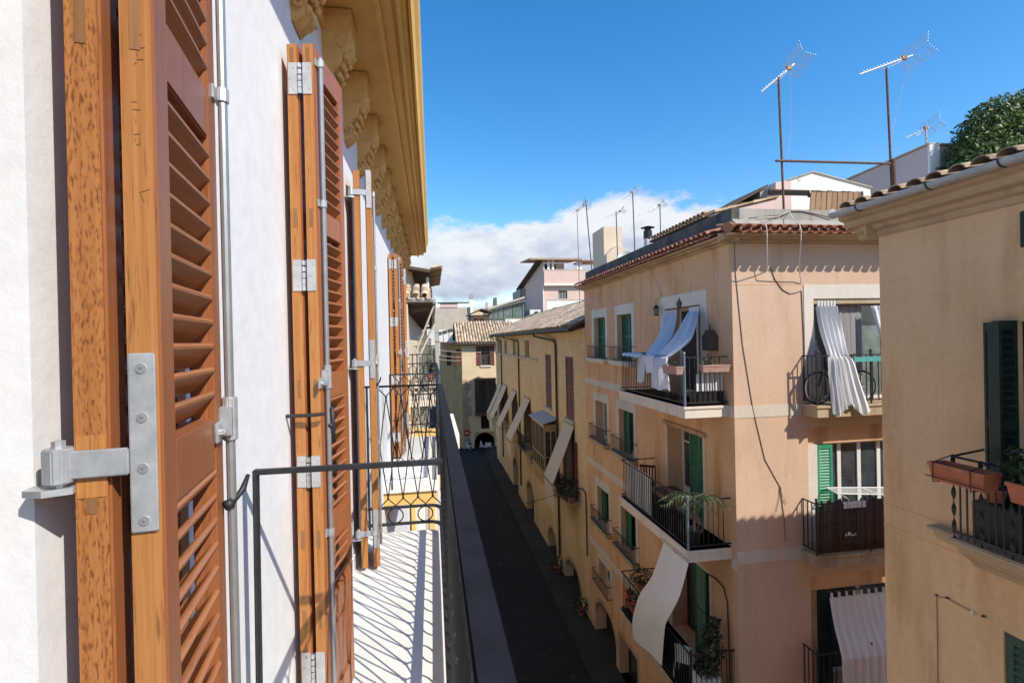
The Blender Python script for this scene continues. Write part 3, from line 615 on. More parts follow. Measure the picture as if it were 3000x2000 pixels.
# ------------------------------------------------------------------ clay tiles
def tile_mesh(r, l, th=.014, k=6, convex=True, taper=.86):
    mb = MB(); sgn = 1 if convex else -1; rows = []
    for (y, q) in ((0, 1.0), (l, taper)):
        rows.append([( r*q*math.cos(math.pi*j/k), y, sgn*r*q*math.sin(math.pi*j/k)*.68) for j in range(k+1)])
        rows.append([((r-th)*q*math.cos(math.pi*j/k), y, sgn*(r-th)*q*math.sin(math.pi*j/k)*.68) for j in range(k+1)])
    o0, i0, o1, i1 = rows
    mb.grid([o0, o1]); mb.grid([i0, i1]); mb.grid([o0, i0]); mb.grid([o1, i1]); return mb
def frame(x, y, z, p): 
    m_ = Matrix((x, y, z)).transposed().to_4x4(); m_.translation = p; return m_
def eave_street(s): return Vector((0, -1, 0)), Vector((math.cos(s), 0, math.sin(s))), Vector((-math.sin(s), 0, math.cos(s)))   # falls towards -X
def eave_near(s): return Vector((1, 0, 0)), Vector((0, math.cos(s), math.sin(s))), Vector((0, -math.sin(s), math.cos(s)))       # falls towards -Y
def eave_alley(s): return Vector((-1, 0, 0)), Vector((0, -math.cos(s), math.sin(s))), Vector((0, math.sin(s), math.cos(s)))     # falls towards +Y
def tile_rows(parent, name, mt, r, l, ef, slope, p0, step, ncol, nrow, pitch, near=10**6, rowlen=None, jit=.004, seed=1):
    """cover and channel tiles laid in columns; the first `near` as parts, the rest joined into one part"""
    rr = random.Random(seed); ax, ay, az = ef(slope); rowlen = rowlen or l*.78; cov, pan = tile_mesh(r, l), tile_mesh(r*.95, l, convex=False)
    rest = MB(); pc = pp = None; cnt = 0; p0 = Vector(p0); o = ORG[parent.name]
    for j in range(nrow):
        for i in range(ncol):
            for kind in (0, 1):
                p = p0 + Vector(step)*(i*pitch + (pitch/2 if kind else 0)) + ay*(j*rowlen + rr.uniform(-jit, jit)*2 - (0.0 if kind else -.03)) + az*(0.0 if kind else r*.42) + az*(.012*j*0+rr.uniform(-jit, jit)*.5)
                tw = rr.uniform(-.03, .03); x2 = (ax*math.cos(tw)+ay*math.sin(tw)); y2 = (ay*math.cos(tw)-ax*math.sin(tw))
                mm = frame(x2, y2, az, p-o)
                if cnt < near:
                    if kind == 0:
                        pc = pc or cov.build(name, mt, parent, org=(0, 0, 0), smooth=False)
                        q = pc if 'used' not in cov.__dict__ else piece(pc, parent); cov.used = 1
                    else:
                        pp = pp or pan.build(name, mt, parent, org=(0, 0, 0), smooth=False)
                        q = pp if 'used' not in pan.__dict__ else piece(pp, parent); pan.used = 1
                    q.matrix_basis = mm
                else:
                    mw = frame(x2, y2, az, p); src = cov if kind == 0 else pan
                    rest.add([mw @ Vector(v) for v in src.v], src.f)
                cnt += 1
    if rest.v: tagp(rest.build('tile_field', mt, parent), kind='stuff')
# ------------------------------------------------------------------ parts of a facade
def louvre_leaf(mb, axis, pos, outw, u0, u1, z0, z1, th=.035, n=None):
    """a louvred shutter leaf in a facade plane: frame and sloping slats, joined"""
    def B(a, b, c, d, e, f):                  # u, depth, z
        return mb.box(pos+outw*c, pos+outw*d, a, b, e, f) if axis == 'X' else mb.box(a, b, pos+outw*c, pos+outw*d, e, f)
    fw_ = min(.06, (u1-u0)*.16)
    B(u0, u0+fw_, 0, th, z0, z1); B(u1-fw_, u1, 0, th, z0, z1)
    zm = z0+(z1-z0)*.52
    for a, b in ((z0, z0+.09), (zm-.035, zm+.035), (z1-.08, z1)): B(u0+fw_, u1-fw_, .002, th-.002, a, b)
    for a, b in ((z0+.09, zm-.035), (zm+.035, z1-.08)):
        k = max(2, int((b-a)/.062)); 
        for i in range(k):
            z = a+(b-a)*(i+.5)/k; h = (b-a)/k*.62
            def P(u, d, zz): return (pos+outw*d, u, zz) if axis == 'X' else (u, pos+outw*d, zz)
            q = [P(u0+fw_, .004, z+h/2), P(u1-fw_, .004, z+h/2), P(u1-fw_, th-.004, z-h/2), P(u0+fw_, th-.004, z-h/2)]
            q2 = [(v[0], v[1], v[2]-.012) for v in q]
            mb.add(q+q2, [(0, 1, 2, 3), (7, 6, 5, 4), (0, 4, 5, 1), (2, 6, 7, 3), (1, 5, 6, 2), (3, 7, 4, 0)])
    return mb
def surround(bld, mt, axis, pos, outw, u0, u1, z0, z1, wd, head, sill=None, proud=.012, name='window_surround'):
    mb = MB()
    def B(a, b, e, f, d=proud): return mb.box(pos, pos+outw*d, a, b, e, f) if axis == 'X' else mb.box(a, b, pos, pos+outw*d, e, f)
    B(u0-wd, u0, z0, z1+head); B(u1, u1+wd, z0, z1+head); B(u0+.0005, u1-.0005, z1, z1+head)
    if sill: B(u0-wd, u1+wd, z0-sill, z0-.0005, proud+.05)
    return mb.build(name, mt, bld)
def casement(bld, axis, pos, inw, u0, u1, z0, z1, frame_m, glass_m, leaves_=2, depth=.18, name='window', rails=(), panel=0.0):
    mb = MB(); d0, d1 = pos+inw*depth, pos+inw*(depth+.05)
    def B(a, b, e, f, q0=None, q1=None): 
        q0, q1 = q0 if q0 is not None else d0, q1 if q1 is not None else d1
        return mb.box(q0, q1, a, b, e, f) if axis == 'X' else mb.box(a, b, q0, q1, e, f)
    B(u0, u0+.07, z0, z1); B(u1-.07, u1, z0, z1); B(u0+.07, u1-.07, z1-.07, z1); B(u0+.07, u1-.07, z0, z0+.08+panel)
    for k in range(1, leaves_): u = u0+(u1-u0)*k/leaves_; B(u-.045, u+.045, z0+.08+panel, z1-.07)
    for z in rails: B(u0+.07, u1-.07, z-.02, z+.02, d0+inw*.006, d1-inw*.006)
    w_ = mb.build(name, frame_m, bld)
    gq = MB(); q = pos+inw*(depth+.03)
    P = (lambda u, z: (q, u, z)) if axis == 'X' else (lambda u, z: (u, q, z))
    gq.quad(P(u0+.06, z0+.07), P(u1-.06, z0+.07), P(u1-.06, z1-.06), P(u0+.06, z1-.06)); gq.build('pane', glass_m, w_)
    return w_
def guard(bld, mt, X, out, y0, y1, z0, z1, sp=.11):
    """a little balcony guard standing off an X facade"""
    mb = MB(); xo = X+out
    for z in (z0+.03, z1): mb.box(xo-.012, xo+.012, y0, y1, z-.012, z+.012); mb.box(xo+.0125 if out < 0 else X, X if out < 0 else xo-.0125, y0, y0+.02, z-.01, z+.01); mb.box(xo+.0125 if out < 0 else X, X if out < 0 else xo-.0125, y1-.02, y1, z-.01, z+.01)
    n = max(2, int((y1-y0)/sp))
    for i in range(n+1): y = y0+.01+(y1-y0-.02)*i/n; mb.box(xo-.006, xo+.006, y-.006, y+.006, z0+.042, z1-.0125)
    return mb.build('window_guard', mt, bld)

# ------------------------------------------------------------------ the peach apartment block
PX, PY = 6.2, 9.83
blk = thing('apartment_block', 'peach rendered corner apartment block with green shutters and small balconies', 'building', (PX, PY, G))
W1, W2, DR = (17.75, 19.05), (15.27, 16.55), (11.12, 12.95)  # facade positions across the scene taken from image pixels, unprojected offline onto wall planes
hf = []
for (z0, z1) in ((-.78, .74), (-3.85, -2.40), (-7.05, -5.68)):
    hf += [(*W1, z0, z1), (*W2, z0, z1)]
hf += [(*W1, -9.40, -8.50), (17.3, 19.62, G, -10.05), (15.35, 16.9, G+.1, -10.2)]
hf += [(*DR, -1.49, .72), (*DR, -4.50, -2.36), (10.95, 12.85, -7.75, -5.50)]
he = [(8.08, 10.9, -1.49, .73), (7.89, 10.9, -4.52, -2.02), (7.89, 10.9, -7.6, -5.2)]
w = MB(); wall_cells(w, 'X', PX, PY, 20.25, G, 2.2, hf, .62, 1); shell(w, PX, 15, PY, 20.25, G, 2.24, 'xyt')
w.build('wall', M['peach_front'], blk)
w2 = MB(); wall_cells(w2, 'Y', PY, PX, 15, G, 2.2, he, .62, 1); w2.build('end_wall', M['peach'], blk)
rf = MB(); rf.box(PX+.02, 14.98, PY+.02, 20.23, 2.14, 2.199); rf.build('flat_roof', M['grey_conc'], blk)
for (a, b, c, d) in ((PX+.8, 9.2, PY+.8, 13.2),): pass
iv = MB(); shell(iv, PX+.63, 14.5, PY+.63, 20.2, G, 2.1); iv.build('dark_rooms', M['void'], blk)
# arch over the ground-floor opening
def arch_fill(mb, X, y0, y1, zs, ztop, dx, n=16):
    c, r = (y0+y1)/2, (y1-y0)/2; h = ztop-zs
    A = [(c-r*math.cos(math.pi*i/n), zs+h*.92*math.sin(math.pi*i/n)) for i in range(n+1)]
    for (ya, za), (yb, zb) in zip(A[:-1], A[1:]):
        mb.quad((X, ya, za), (X, yb, zb), (X, yb, ztop), (X, ya, ztop)); mb.quad((X, ya, za), (X, yb, zb), (X+dx, yb, zb), (X+dx, ya, za))
    return A
def archway(bld, X, y0, y1, zs, ztop, wallm, stonem, darkm):
    mb = MB(); A = arch_fill(mb, X, y0, y1, zs, ztop, .5); p = mb.build('archway', wallm, bld)
    c, r = (y0+y1)/2, (y1-y0)/2; n = 16; h = (ztop-zs)*.92; st = MB()
    for i in range(n):
        a, b = math.pi*i/n+.01, math.pi*(i+1)/n-.01
        q = [(c-k*r*math.cos(t), zs+(h+(k-1)*r)*math.sin(t)) for t, k in ((a, 1.0), (b, 1.0), (b, 1.14), (a, 1.14))]
        st.prism(q, 'X', X-.015, X-.0005)
    st.build('arch_stones', stonem, p)
    dm = MB(); dm.quad((X+.45, y0, G), (X+.45, y1, G), (X+.45, y1, ztop), (X+.45, y0, ztop)); dm.build('arch_dark_backing', darkm, p)  # near-black sheet, stands in for the shade inside the arch
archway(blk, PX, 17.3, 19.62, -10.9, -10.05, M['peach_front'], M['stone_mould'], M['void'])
for (z0, z1) in ((-.78, .74), (-3.85, -2.40), (-7.05, -5.68)):
    for k, (a, b) in enumerate((W1, W2)):
        surround(blk, M['offwhite'] if z1 > 0 else M['cream_band'], 'X', PX, -1, a, b, z0, z1, .215, .32)
        ww = casement(blk, 'X', PX, 1, a, b, z0, z1, M['wframe'], M['glass'] if z1 < -3 else M['glass2'], depth=.30)
        sm = MB(); full = (z1 > 0); half = (z1 < -2 and z1 > -3)
        if full: louvre_leaf(sm, 'X', PX+.20, -1, a+.01, (a+b)/2-.004, z0, z1); louvre_leaf(sm, 'X', PX+.20, -1, (a+b)/2+.004, b-.01, z0, z1)
        elif half and k == 0: louvre_leaf(sm, 'X', PX+.20, -1, a+.02, a+(b-a)*.45, z0, z1)
        else: louvre_leaf(sm, 'X', PX+.20, -1, b-(b-a)*(.36 if k else .25), b-.01, z0, z1); louvre_leaf(sm, 'X', PX+.20, -1, a+.01, a+(b-a)*.34, z0, z1)
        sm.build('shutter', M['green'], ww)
        sl = MB(); sl.box(PX-.24, PX, a-.26, b+.30, z0-.10, z0-.0005); sl.box(PX-.16, PX, a-.2, b+.24, z0-.17, z0-.1005); sl.build('sill', M['offwhite'] if z1 > 0 else M['slab_old'], ww)
        guard(blk, M['iron_far'], PX, -.20, a-.24, b+.28, z0, z0+.46 if z1 > 0 else z0+.52)
surround(blk, M['cream_band'], 'X', PX, -1, *W1, -9.40, -8.50, .2, .2); ww = casement(blk, 'X', PX, 1, *W1, -9.40, -8.50, M['wframe'], M['glass2'], depth=.3)
sm = MB(); louvre_leaf(sm, 'X', PX+.2, -1, 17.76, 18.1, -9.4, -8.5); sm.build('shutter', M['green_dk'], ww); guard(blk, M['iron_far'], PX, -.2, 17.55, 19.3, -9.42, -8.95)
casement(blk, 'X', PX, 1, 15.35, 16.9, G+.1, -10.2, M['brown'], M['glass'], depth=.3, name='shop_window')
surround(blk, M['stone_mould'], 'X', PX, -1, 15.35, 16.9, G+.1, -10.2, .14, .16)
# painted bands at floor level, round the corner
for (z0, z1) in ((-1.84, -1.60), (-5.05, -4.80), (-8.25, -8.0)):
    q = MB(); q.box(PX-.010, PX, 13.85 if z1 > -7 else 14.2, 20.24, z0, z1); q.build('string_course', M['cream_band'], blk)
    q = MB(); q.box(PX-.010, PX, PY-.0095, 10.04, z0+.1, z1+.1); q.build('string_course', M['cream_band'], blk)
for (z0, z1) in ((-1.745, -1.495), (-4.80, -4.535)):
    q = MB(); q.box(PX-.010, 7.74, PY-.010, PY-.0005, z0, z1); q.build('string_course', M['cream_band'], blk)
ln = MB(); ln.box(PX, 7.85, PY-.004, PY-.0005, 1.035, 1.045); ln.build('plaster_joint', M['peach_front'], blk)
# doors on the street front
def front_door(z0, z1, style):
    a, b = DR if z0 > -7 else (10.95, 12.85)
    if style == 1: surround(blk, M['offwhite'], 'X', PX, -1, a, b, z0, z1, .30, .33)
    else: surround(blk, M['cream_band'], 'X', PX, -1, a, b, z0, z1, .10, .08)
    ww = casement(blk, 'X', PX, 1, a, b, z0, z1, M['wframe'] if style < 3 else M['brown'], M['glass'], leaves_=4 if style == 2 else 2, depth=.42, name='balcony_door', panel=.42 if style == 2 else 0, rails=(z1-.45,) if style == 2 else ())
    sm = MB()
    if style == 1: louvre_leaf(sm, 'X', PX+.30, -1, a+.02, a+.2, z0, z1)
    elif style == 2: louvre_leaf(sm, 'X', PX+.30, -1, a+.65, a+1.15, z0, z1); louvre_leaf(sm, 'X', PX+.06, -1, a+.01, a+.20, z0, z1)
    else: louvre_leaf(sm, 'X', PX+.08, -1, a+.25, a+.80, z0, z1)
    sm.build('shutter', M['green'] if style > 1 else M['wframe'], ww)
front_door(-1.49, .72, 1); front_door(-4.50, -2.36, 2); front_door(-7.75, -5.50, 3)
bm_ = MB(); bm_.prism([(PX+.001, -2.25), (PX-.07, -2.27), (PX-.09, -2.32), (PX-.05, -2.37), (PX+.001, -2.36)], 'Y', 10.95, 13.1); bm_.build('blind_box', M['stone_mould'], blk)
# balconies of the street front: slab, bars, rails
bar = None
def balcony_front(zt, y0, y1, xo, post_m, slab_m, h=1.03, zb=None):
    global bar
    s = MB(); s.box(xo, PX, y0, y1, zt-.25, zt); s.box(xo-.025, PX, y0-.025, y1+.025, zt-.06, zt+.0); bl = s.build('balcony', slab_m, blk, bevel=.008)
    r_ = MB()
    for z in (zt+h, zt+.07): r_.box(xo+.02, xo+.05, y0+.03, y1-.03, z-.012, z+.012); r_.box(xo+.0505, PX, y0+.03, y0+.055, z-.012, z+.012); r_.box(xo+.0505, PX, y1-.055, y1-.03, z-.012, z+.012)
    r_.build('handrail', M['iron_far'], bl)
    bb = MB(); bb.box(-.007, .007, -.007, .007, zt+.082, zt+h-.0125)
    pl = [L(bl, xo+.035, y0+.14+(y1-y0-.2)*k/int((y1-y0)/.115), 0) for k in range(int((y1-y0)/.115))]
    pl += [L(bl, xo+.035+.115*k, y0+.043, 0) for k in range(1, int((PX-xo-.1)/.115)+1)] + [L(bl, xo+.035+.23*k, y1-.043, 0) for k in range(1, int((PX-xo-.1)/.23)+1)]
    repeat(bb, 'bar', M['iron_far'], bl, pl)
    ps = MB(); ps.tube([(xo+.035, y0+.043, zt), (xo+.035, y0+.043, zt+h+.06)], .026, 10); ps.lathe([(.004, 0), (.028, .02), (.03, .04), (.02, .065), (.004, .075)], (xo+.035, y0+.043, zt+h+.05), 10); ps.build('corner_post', post_m, bl)
    return bl
balcony_front(-1.49, 10.02, 13.80, 5.19, M['blue_post'], M['slab'])
balcony_front(-4.50, 10.0, 13.85, 5.19, M['blue_post'], M['slab'])
balcony_front(-7.76, 9.95, 14.0, 5.17, M['iron_far'], M['slab_old'], h=1.08)
# end face: windows and balconies towards the alley
surround(blk, M['offwhite'], 'Y', PY, -1, 8.08, 10.9, -1.49, .73, .225, .30)
ww = casement(blk, 'Y', PY, 1, 8.08, 10.9, -1.49, .73, M['wframe'], M['glass2'], leaves_=4, depth=.40, name='balcony_door')
lt = MB(); lt.box(8.085, 10.895, PY+.02, PY+.30, .62, .728); lt.build('lintel', M['slab_old'], blk)
ww2 = casement(blk, 'Y', PY, 1, 7.89, 10.9, -4.52, -2.40, M['wframe'], M['glass'], leaves_=6, depth=.30, name='balcony_door')
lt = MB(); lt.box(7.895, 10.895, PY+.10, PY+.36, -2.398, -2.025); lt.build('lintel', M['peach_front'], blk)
jb = MB(); jb.box(7.892, 8.12, PY+.015, PY+.29, -4.5, -2.4); jb.build('jamb', M['offwhite'], blk)
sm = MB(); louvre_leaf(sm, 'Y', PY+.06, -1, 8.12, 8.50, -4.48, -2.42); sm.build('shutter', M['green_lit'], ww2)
ww3 = casement(blk, 'Y', PY, 1, 7.89, 10.9, -7.6, -5.55, M['wframe'], M['glass'], leaves_=4, depth=.40, name='balcony_door')
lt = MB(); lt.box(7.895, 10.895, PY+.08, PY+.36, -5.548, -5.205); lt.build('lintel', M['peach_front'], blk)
jb = MB(); jb.box(7.892, 8.11, PY+.10, PY+.39, -7.6, -5.55); jb.build('jamb', M['slab_old'], blk)
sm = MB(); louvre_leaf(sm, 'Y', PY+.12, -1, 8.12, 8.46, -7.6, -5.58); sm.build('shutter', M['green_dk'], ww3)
def balcony_end(zt, x0, yo, slab_m, h, st=.0):
    s = MB(); s.box(x0, 11.2, yo, PY, zt-.25, zt-.055); s.box(x0-.03, 11.2, yo-.03, PY, zt-.0545, zt); bl = s.build('balcony', slab_m, blk, bevel=.008)
    r_ = MB()
    for z in (zt+h, zt+.08): r_.box(x0+.02, 11.2, yo+.02, yo+.045, z-.012, z+.012); r_.box(x0+.02, x0+.045, yo+.0455, PY, z-.012, z+.012)
    r_.build('handrail', M['iron_far'], bl)
    bb = MB(); bb.box(-.008, .008, -.008, .008, zt+.092, zt+h-.0125)
    pl = [L(bl, x0+.033+.145*k, yo+.033, 0) for k in range(1, 23)] + [L(bl, x0+.033, yo+.033+.125*k, 0) for k in range(1, 4)]
    repeat(bb, 'bar', M['iron_far'], bl, pl)
    for xx in (x0+.033, x0+1.30): ps = MB(); ps.tube([(xx, yo+.033, zt), (xx, yo+.033, zt+h+.07)], .020, 8); ps.lathe([(.004, 0), (.026, .02), (.026, .04), (.004, .06)], (xx, yo+.033, zt+h+.06), 8); ps.build('corner_post', M['iron_far'], bl)
    return bl
balcony_end(-1.50, 7.77, 9.40, M['slab_old'], 1.02); balcony_end(-4.58, 7.70, 9.40, M['slab_old'], 1.06); balcony_end(-7.70, 7.66, 9.40, M['slab_old'], 1.08)
# cornice, red eaves tiles, parapet with stains and shade in its colour
cn = MB(); prof = [(0, 1.90), (-.05, 1.91), (-.06, 1.95), (-.18, 1.955), (-.20, 1.99), (-.34, 1.992), (-.35, 2.025), (0, 2.10)]
prof2 = [(a*1.4, b) for a, b in prof]
cn.prism([(PX+p[0], p[1]) for p in prof], 'Y', PY-.30, 20.25)
cn.prism([(PY+p[0], p[1]) for p in prof2], 'X', PX-.30, 15); cn.build('cornice', M['stone_mould'], blk)
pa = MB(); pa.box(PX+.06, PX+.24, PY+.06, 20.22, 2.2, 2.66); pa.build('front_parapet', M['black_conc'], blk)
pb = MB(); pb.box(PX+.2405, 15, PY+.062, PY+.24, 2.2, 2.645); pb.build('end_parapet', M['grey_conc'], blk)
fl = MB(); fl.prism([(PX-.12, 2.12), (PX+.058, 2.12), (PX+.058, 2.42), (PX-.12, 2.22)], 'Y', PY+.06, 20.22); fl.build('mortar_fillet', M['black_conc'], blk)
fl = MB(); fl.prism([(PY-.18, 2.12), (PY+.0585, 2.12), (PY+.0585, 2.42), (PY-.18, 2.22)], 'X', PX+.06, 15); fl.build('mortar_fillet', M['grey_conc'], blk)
tile_rows(blk, 'roof_tile', M['tile_red'], .098, .56, eave_street, .26, (PX-.45, 20.1, 2.085), (0, -1, 0), 46, 1, .222, seed=2)
tile_rows(blk, 'roof_tile', M['tile_red'], .098, .74, eave_near, .22, (PX-.20, PY-.62, 2.065), (1, 0, 0), 27, 1, .222, seed=4)
hp = MB(); hp.tube([(PX-.42, PY-.57, 2.10), (PX-.05, PY-.07, 2.24)], [.10, .09], 10); hp.build('hip_tile', M['tile_red'], blk)
# ------------------------------------------------------------------ roofs above the peach block
pen = thing('rooftop_room', 'low rooftop room with a row of old tiles behind the blackened parapet', 'building', (7.5, 12.7, 2.2))
q = MB(); q.prism([(7.9, 2.2), (7.9, 3.3), (9.5, 3.6), (9.5, 2.2)], 'Y', 12.9, 16.6); q.build('wall', M['tile_red'], pen)
q = MB(); q.prism([(7.45, 3.20), (7.45, 3.26), (9.55, 3.67), (9.55, 3.61)], 'Y', 12.9, 16.65); q.build('roof', M['old_wood'], pen)
tile_rows(pen, 'roof_tile', M['tile_grey'], .095, .45, eave_street, .2, (7.38, 16.5, 3.27), (0, -1, 0), 17, 2, .215, seed=8)
pk = thing('pink_wall', 'pink rendered gable wall with a tiled coping beside the white gable', 'wall', (7.5, 12.5, 2.2))
q = MB(); q.prism([(7.45, 2.2), (7.45, 3.20), (9.22, 3.62), (9.22, 4.07), (9.68, 4.12), (9.68, 2.2)], 'Y', 12.5, 12.78); q.build('wall', M['pale_pink'], pk)
q = MB()
cpx = [(7.40+.37*k, 3.215+.0873*k) for k in range(5)]
repeat(MB().prism([(0, 0), (.40, .094), (.40, .150), (.0, .075)], 'Y', -.06, .30), 'coping_tile', M['tile_old'], pk, [L(pk, x, 12.5, z) for x, z in cpx], bevel=.01)
lr = thing('lean_to_roof', 'dark lean-to roof sloping up behind the pink gable wall', 'roof', (7.8, 12.8, 3.2))
q = MB(); q.prism([(7.75, 3.27), (9.21, 4.04), (9.21, 4.10), (7.75, 3.33)], 'Y', 12.79, 14.5); q.build('roof', M['old_wood'], lr)
q = MB(); q.box(9.0, 9.21, 12.85, 14.4, 3.64, 3.95); q.build('wall', M['grey_conc'], lr)
wg = thing('white_gable', 'low white gable end catching the sun behind the brown plank screen', 'building', (9.7, 13, 2.2))
q = MB(); q.prism([(9.70, 2.2), (9.70, 4.20), (10.75, 4.53), (12.6, 4.14), (12.6, 2.2)], 'Y', 13.0, 16); q.build('wall', M['chalk'], wg)
q = MB(); q.prism([(9.66, 4.192), (10.75, 4.535), (12.64, 4.137), (12.64, 4.165), (10.75, 4.565), (9.66, 4.222)], 'Y', 12.96, 16); q.build('verge', M['beige'], wg)
q = MB(); q.prism([(10.15, 2.2), (11.2, 2.2), (11.2, 3.6), (10.9, 3.55), (10.15, 2.9)], 'Y', 12.0, 12.95); q.build('stair_wall', M['mauve'], wg)
ps_ = thing('plank_screen', 'brown weathered plank screen standing on the roof of the peach block', 'screen', (9.4, 11.4, 2.2))
zz = [(9.40+.148*k) for k in range(10)]; rr = random.Random(5)
for k, x in enumerate(zz):
    q = MB(); dx = .11*(1-k/14); q.prism([(x-dx, 2.5), (x-dx+.136, 2.5), (x+.136, 3.54+rr.uniform(-.012, .012)), (x, 3.54+rr.uniform(-.012, .012))], 'Y', 11.42+rr.uniform(-.006, .006), 11.448); q.build('plank', M['plank'], ps_, bevel=.004)
q = MB(); q.box(8.30, 9.40, 11.47, 11.57, 3.44, 3.56); q.box(9.4, 10.9, 11.47, 11.56, 3.40, 3.48); q.build('beam', M['old_wood'], ps_)
mh = thing('mauve_house', 'tall mauve house wall with a sunlit white edge behind the antenna mast', 'building', (15.7, 14, G))
q = MB(); q.prism([(14.02, G), (14.02, 5.86), (17.2, 5.75), (20.5, 5.2), (20.5, G)], 'X', 15.7, 22); q.build('wall', M['mauve'], mh)
q = MB(); q.box(15.68, 16.05, 13.95, 14.019, G, 5.88); q.build('sunlit_edge_strip', M['chalk'], mh)  # white strip paints the sunlit end face; the mauve holds the shaded side
q = MB(); q.prism([(13.94, 5.882), (13.94, 5.93), (17.2, 5.81), (20.5, 5.26), (20.5, 5.21), (17.2, 5.76)], 'X', 15.64, 22); q.build('coping', M['beige'], mh)
th = thing('terrace_house', 'house behind whose rooftop terrace carries the leafy tree', 'building', (15.3, 8, G))
q = MB(); shell(q, 15.6, 26, 9.9, 13.9, G, 4.75); q.build('wall', M['cream'], th)
def flue(name, label, cat, x, y, z0, z1, r, zc):
    t = thing(name, label, cat, (x, y, z0)); q = MB(); q.lathe([(r, 0), (r, zc-z0)], (x, y, z0), 14); q.build('pipe', M['chalk'], t)
    q = MB(); q.lathe([(r*1.06, 0), (r*1.06, (z1-zc)*.62), (r*.8, (z1-zc)*.63), (r*.8, (z1-zc)*.85)], (x, y, zc), 14); q.lathe([(r*1.75, 0), (r*1.75, .012), (r*.5, .06), (.01, .07)], (x, y, zc+(z1-zc)*.86), 16); q.build('cowl', M['black'], t)
flue('flue', 'white round flue with a black cowl behind the peach parapet', 'chimney', 7.56, 17, 2.2, 3.86, .14, 3.42)
tw = thing('tower_block', 'cream masonry tower block with a sloped shoulder rising behind the blackened parapet', 'tower', (14.7, 40, G))
q = MB(); q.box(14.0, 15.57, 40, 42.9, G, 9.02); q.prism([(15.575, G), (15.575, 7.26), (16.5, 6.85), (17.2, 6.46), (17.2, G)], 'Y', 40.1, 42.6); q.prism([(13.9, 3), (13.9, 6.6), (14.7, 7.3), (15.55, 7.1), (15.55, 3)], 'Y', 39.1, 39.999); q.build('shaft', M['turret'], tw)
# ------------------------------------------------------------------ the sandstone house farther along
sh = thing('sandstone_house', 'long sandstone house with a tiled roof, maroon shutters and a glazed timber bay', 'building', (PX, 20.3, G))
TY0, TY1 = 20.27, 50.0
att = [(47.0, 48.6), (42.4, 44.0), (37.85, 39.25), (32.55, 34.1)]
tall = [(26.42, 27.8), (22.1, 23.5)]
awn = [(45.2, 47.7), (42.6, 45.0), (37.8, 39.8), (32.4, 34.45), (22.05, 23.78)]
hol = [(a, b, -1.17, -.08) for a, b in att] + [(a+.1, b-.1, -7.1, -4.05) for a, b in awn] + [(21.6, 24.3, G, -10.3), (26.0, 28.0, G, -10.2), (32.0, 34.5, G, -9.4), (38, 40.4, G, -9.2)] + [(a, b, -3.70, -.85) for a, b in tall]
w = MB(); wall_cells(w, 'X', PX, TY0, TY1, G, .42, hol, .42, 1); shell(w, PX, 13, TY0, TY1, G, .42, 'x'); w.build('wall', M['ash'], sh)
for a, b in att:
    ww = casement(sh, 'X', PX, 1, a, b, -1.17, -.08, M['old_wood'], M['glass'], depth=.26, leaves_=1)
q = MB(); q.box(PX-.10, PX, 29.8, 49.9, -1.34, -1.22); q.build('string_course', M['beige'], sh)
for a, b in tall:
    q = MB(); louvre_leaf(q, 'X', PX+.06, -1, a, (a+b)/2-.004, -3.70, -.85); louvre_leaf(q, 'X', PX+.06, -1, (a+b)/2+.004, b, -3.70, -.85); w_ = q.build('shutter', M['maroon'], sh)
    q = MB(); q.box(PX-.12, PX, a-.10, b+.10, -3.84, -3.705); q.build('sill', M['beige'], w_)
for a, b in awn:
    a, b = a+.1, b-.1
    ww = casement(sh, 'X', PX, 1, a, b, -7.1, -4.05, M['brown'], M['glass'], depth=.30)
    q = MB(); louvre_leaf(q, 'X', PX-.03, -1, a-.45, a-.02, -7.05, -4.6); louvre_leaf(q, 'X', PX-.03, -1, b+.02, b+.45, -7.05, -4.6); q.build('shutter', M['maroon'], ww)
    if a < 37:
        s = MB(); s.box(PX-.55, PX, a-.6, b+.6, -7.26, -7.12); bl = s.build('balcony', M['slab_old'], sh)
        q = MB(); q.box(PX-.53, PX-.50, a-.58, b+.58, -6.22, -6.19); q.box(PX-.53, PX, a-.58, a-.55, -6.22, -6.19)
        for k in range(int((b-a+1.1)/.12)): y = a-.55+.12*k; q.box(PX-.522, PX-.508, y, y+.014, -7.11, -6.225)
        for k in range(1, 4): q.box(PX-.53+.13*k, PX-.516+.13*k, a-.572, a-.558, -7.11, -6.225)
        q.build('railing', M['iron_far'], bl)
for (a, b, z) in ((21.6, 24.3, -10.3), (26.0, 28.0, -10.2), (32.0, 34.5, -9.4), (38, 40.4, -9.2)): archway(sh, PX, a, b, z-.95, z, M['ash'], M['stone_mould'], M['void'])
# glazed timber bay
by = thing; s = MB(); s.box(5.50, PX-.001, 25.35, 28.5, -7.5, -6.78); bay = s.build('bay_window', M['mustard'], sh)
q = MB()
for y in (25.35, 26.4, 27.44, 28.42): q.box(5.50, 5.58, y, y+.08, -6.78, -4.36)
for y in (25.87, 26.92, 27.95): q.box(5.512, 5.57, y, y+.05, -6.78, -4.36)
for (a, b) in ((25.35, 25.43), (28.42, 28.5)): q.box(PX-.10, PX-.001, a, b, -6.78, -4.36); q.box(5.5805, PX-.1005, a, b, -4.72, -4.36); q.box(5.5805, PX-.1005, a+.01, b-.01, -6.05, -5.99); q.box(5.82, 5.88, a+.012, b-.012, -5.99, -4.72)
q.box(5.505, 5.575, 25.43, 28.42, -4.54, -4.362); q.box(5.507, 5.573, 25.43, 28.42, -6.12, -6.04)
q.build('bay_frame', M['mustard'], bay)
q = MB(); q.box(5.54, 5.545, 25.43, 28.42, -6.78, -4.5); q.box(5.58, PX-.1, 25.38, 25.385, -6.78, -4.7); q.build('pane', M['glass'], bay)
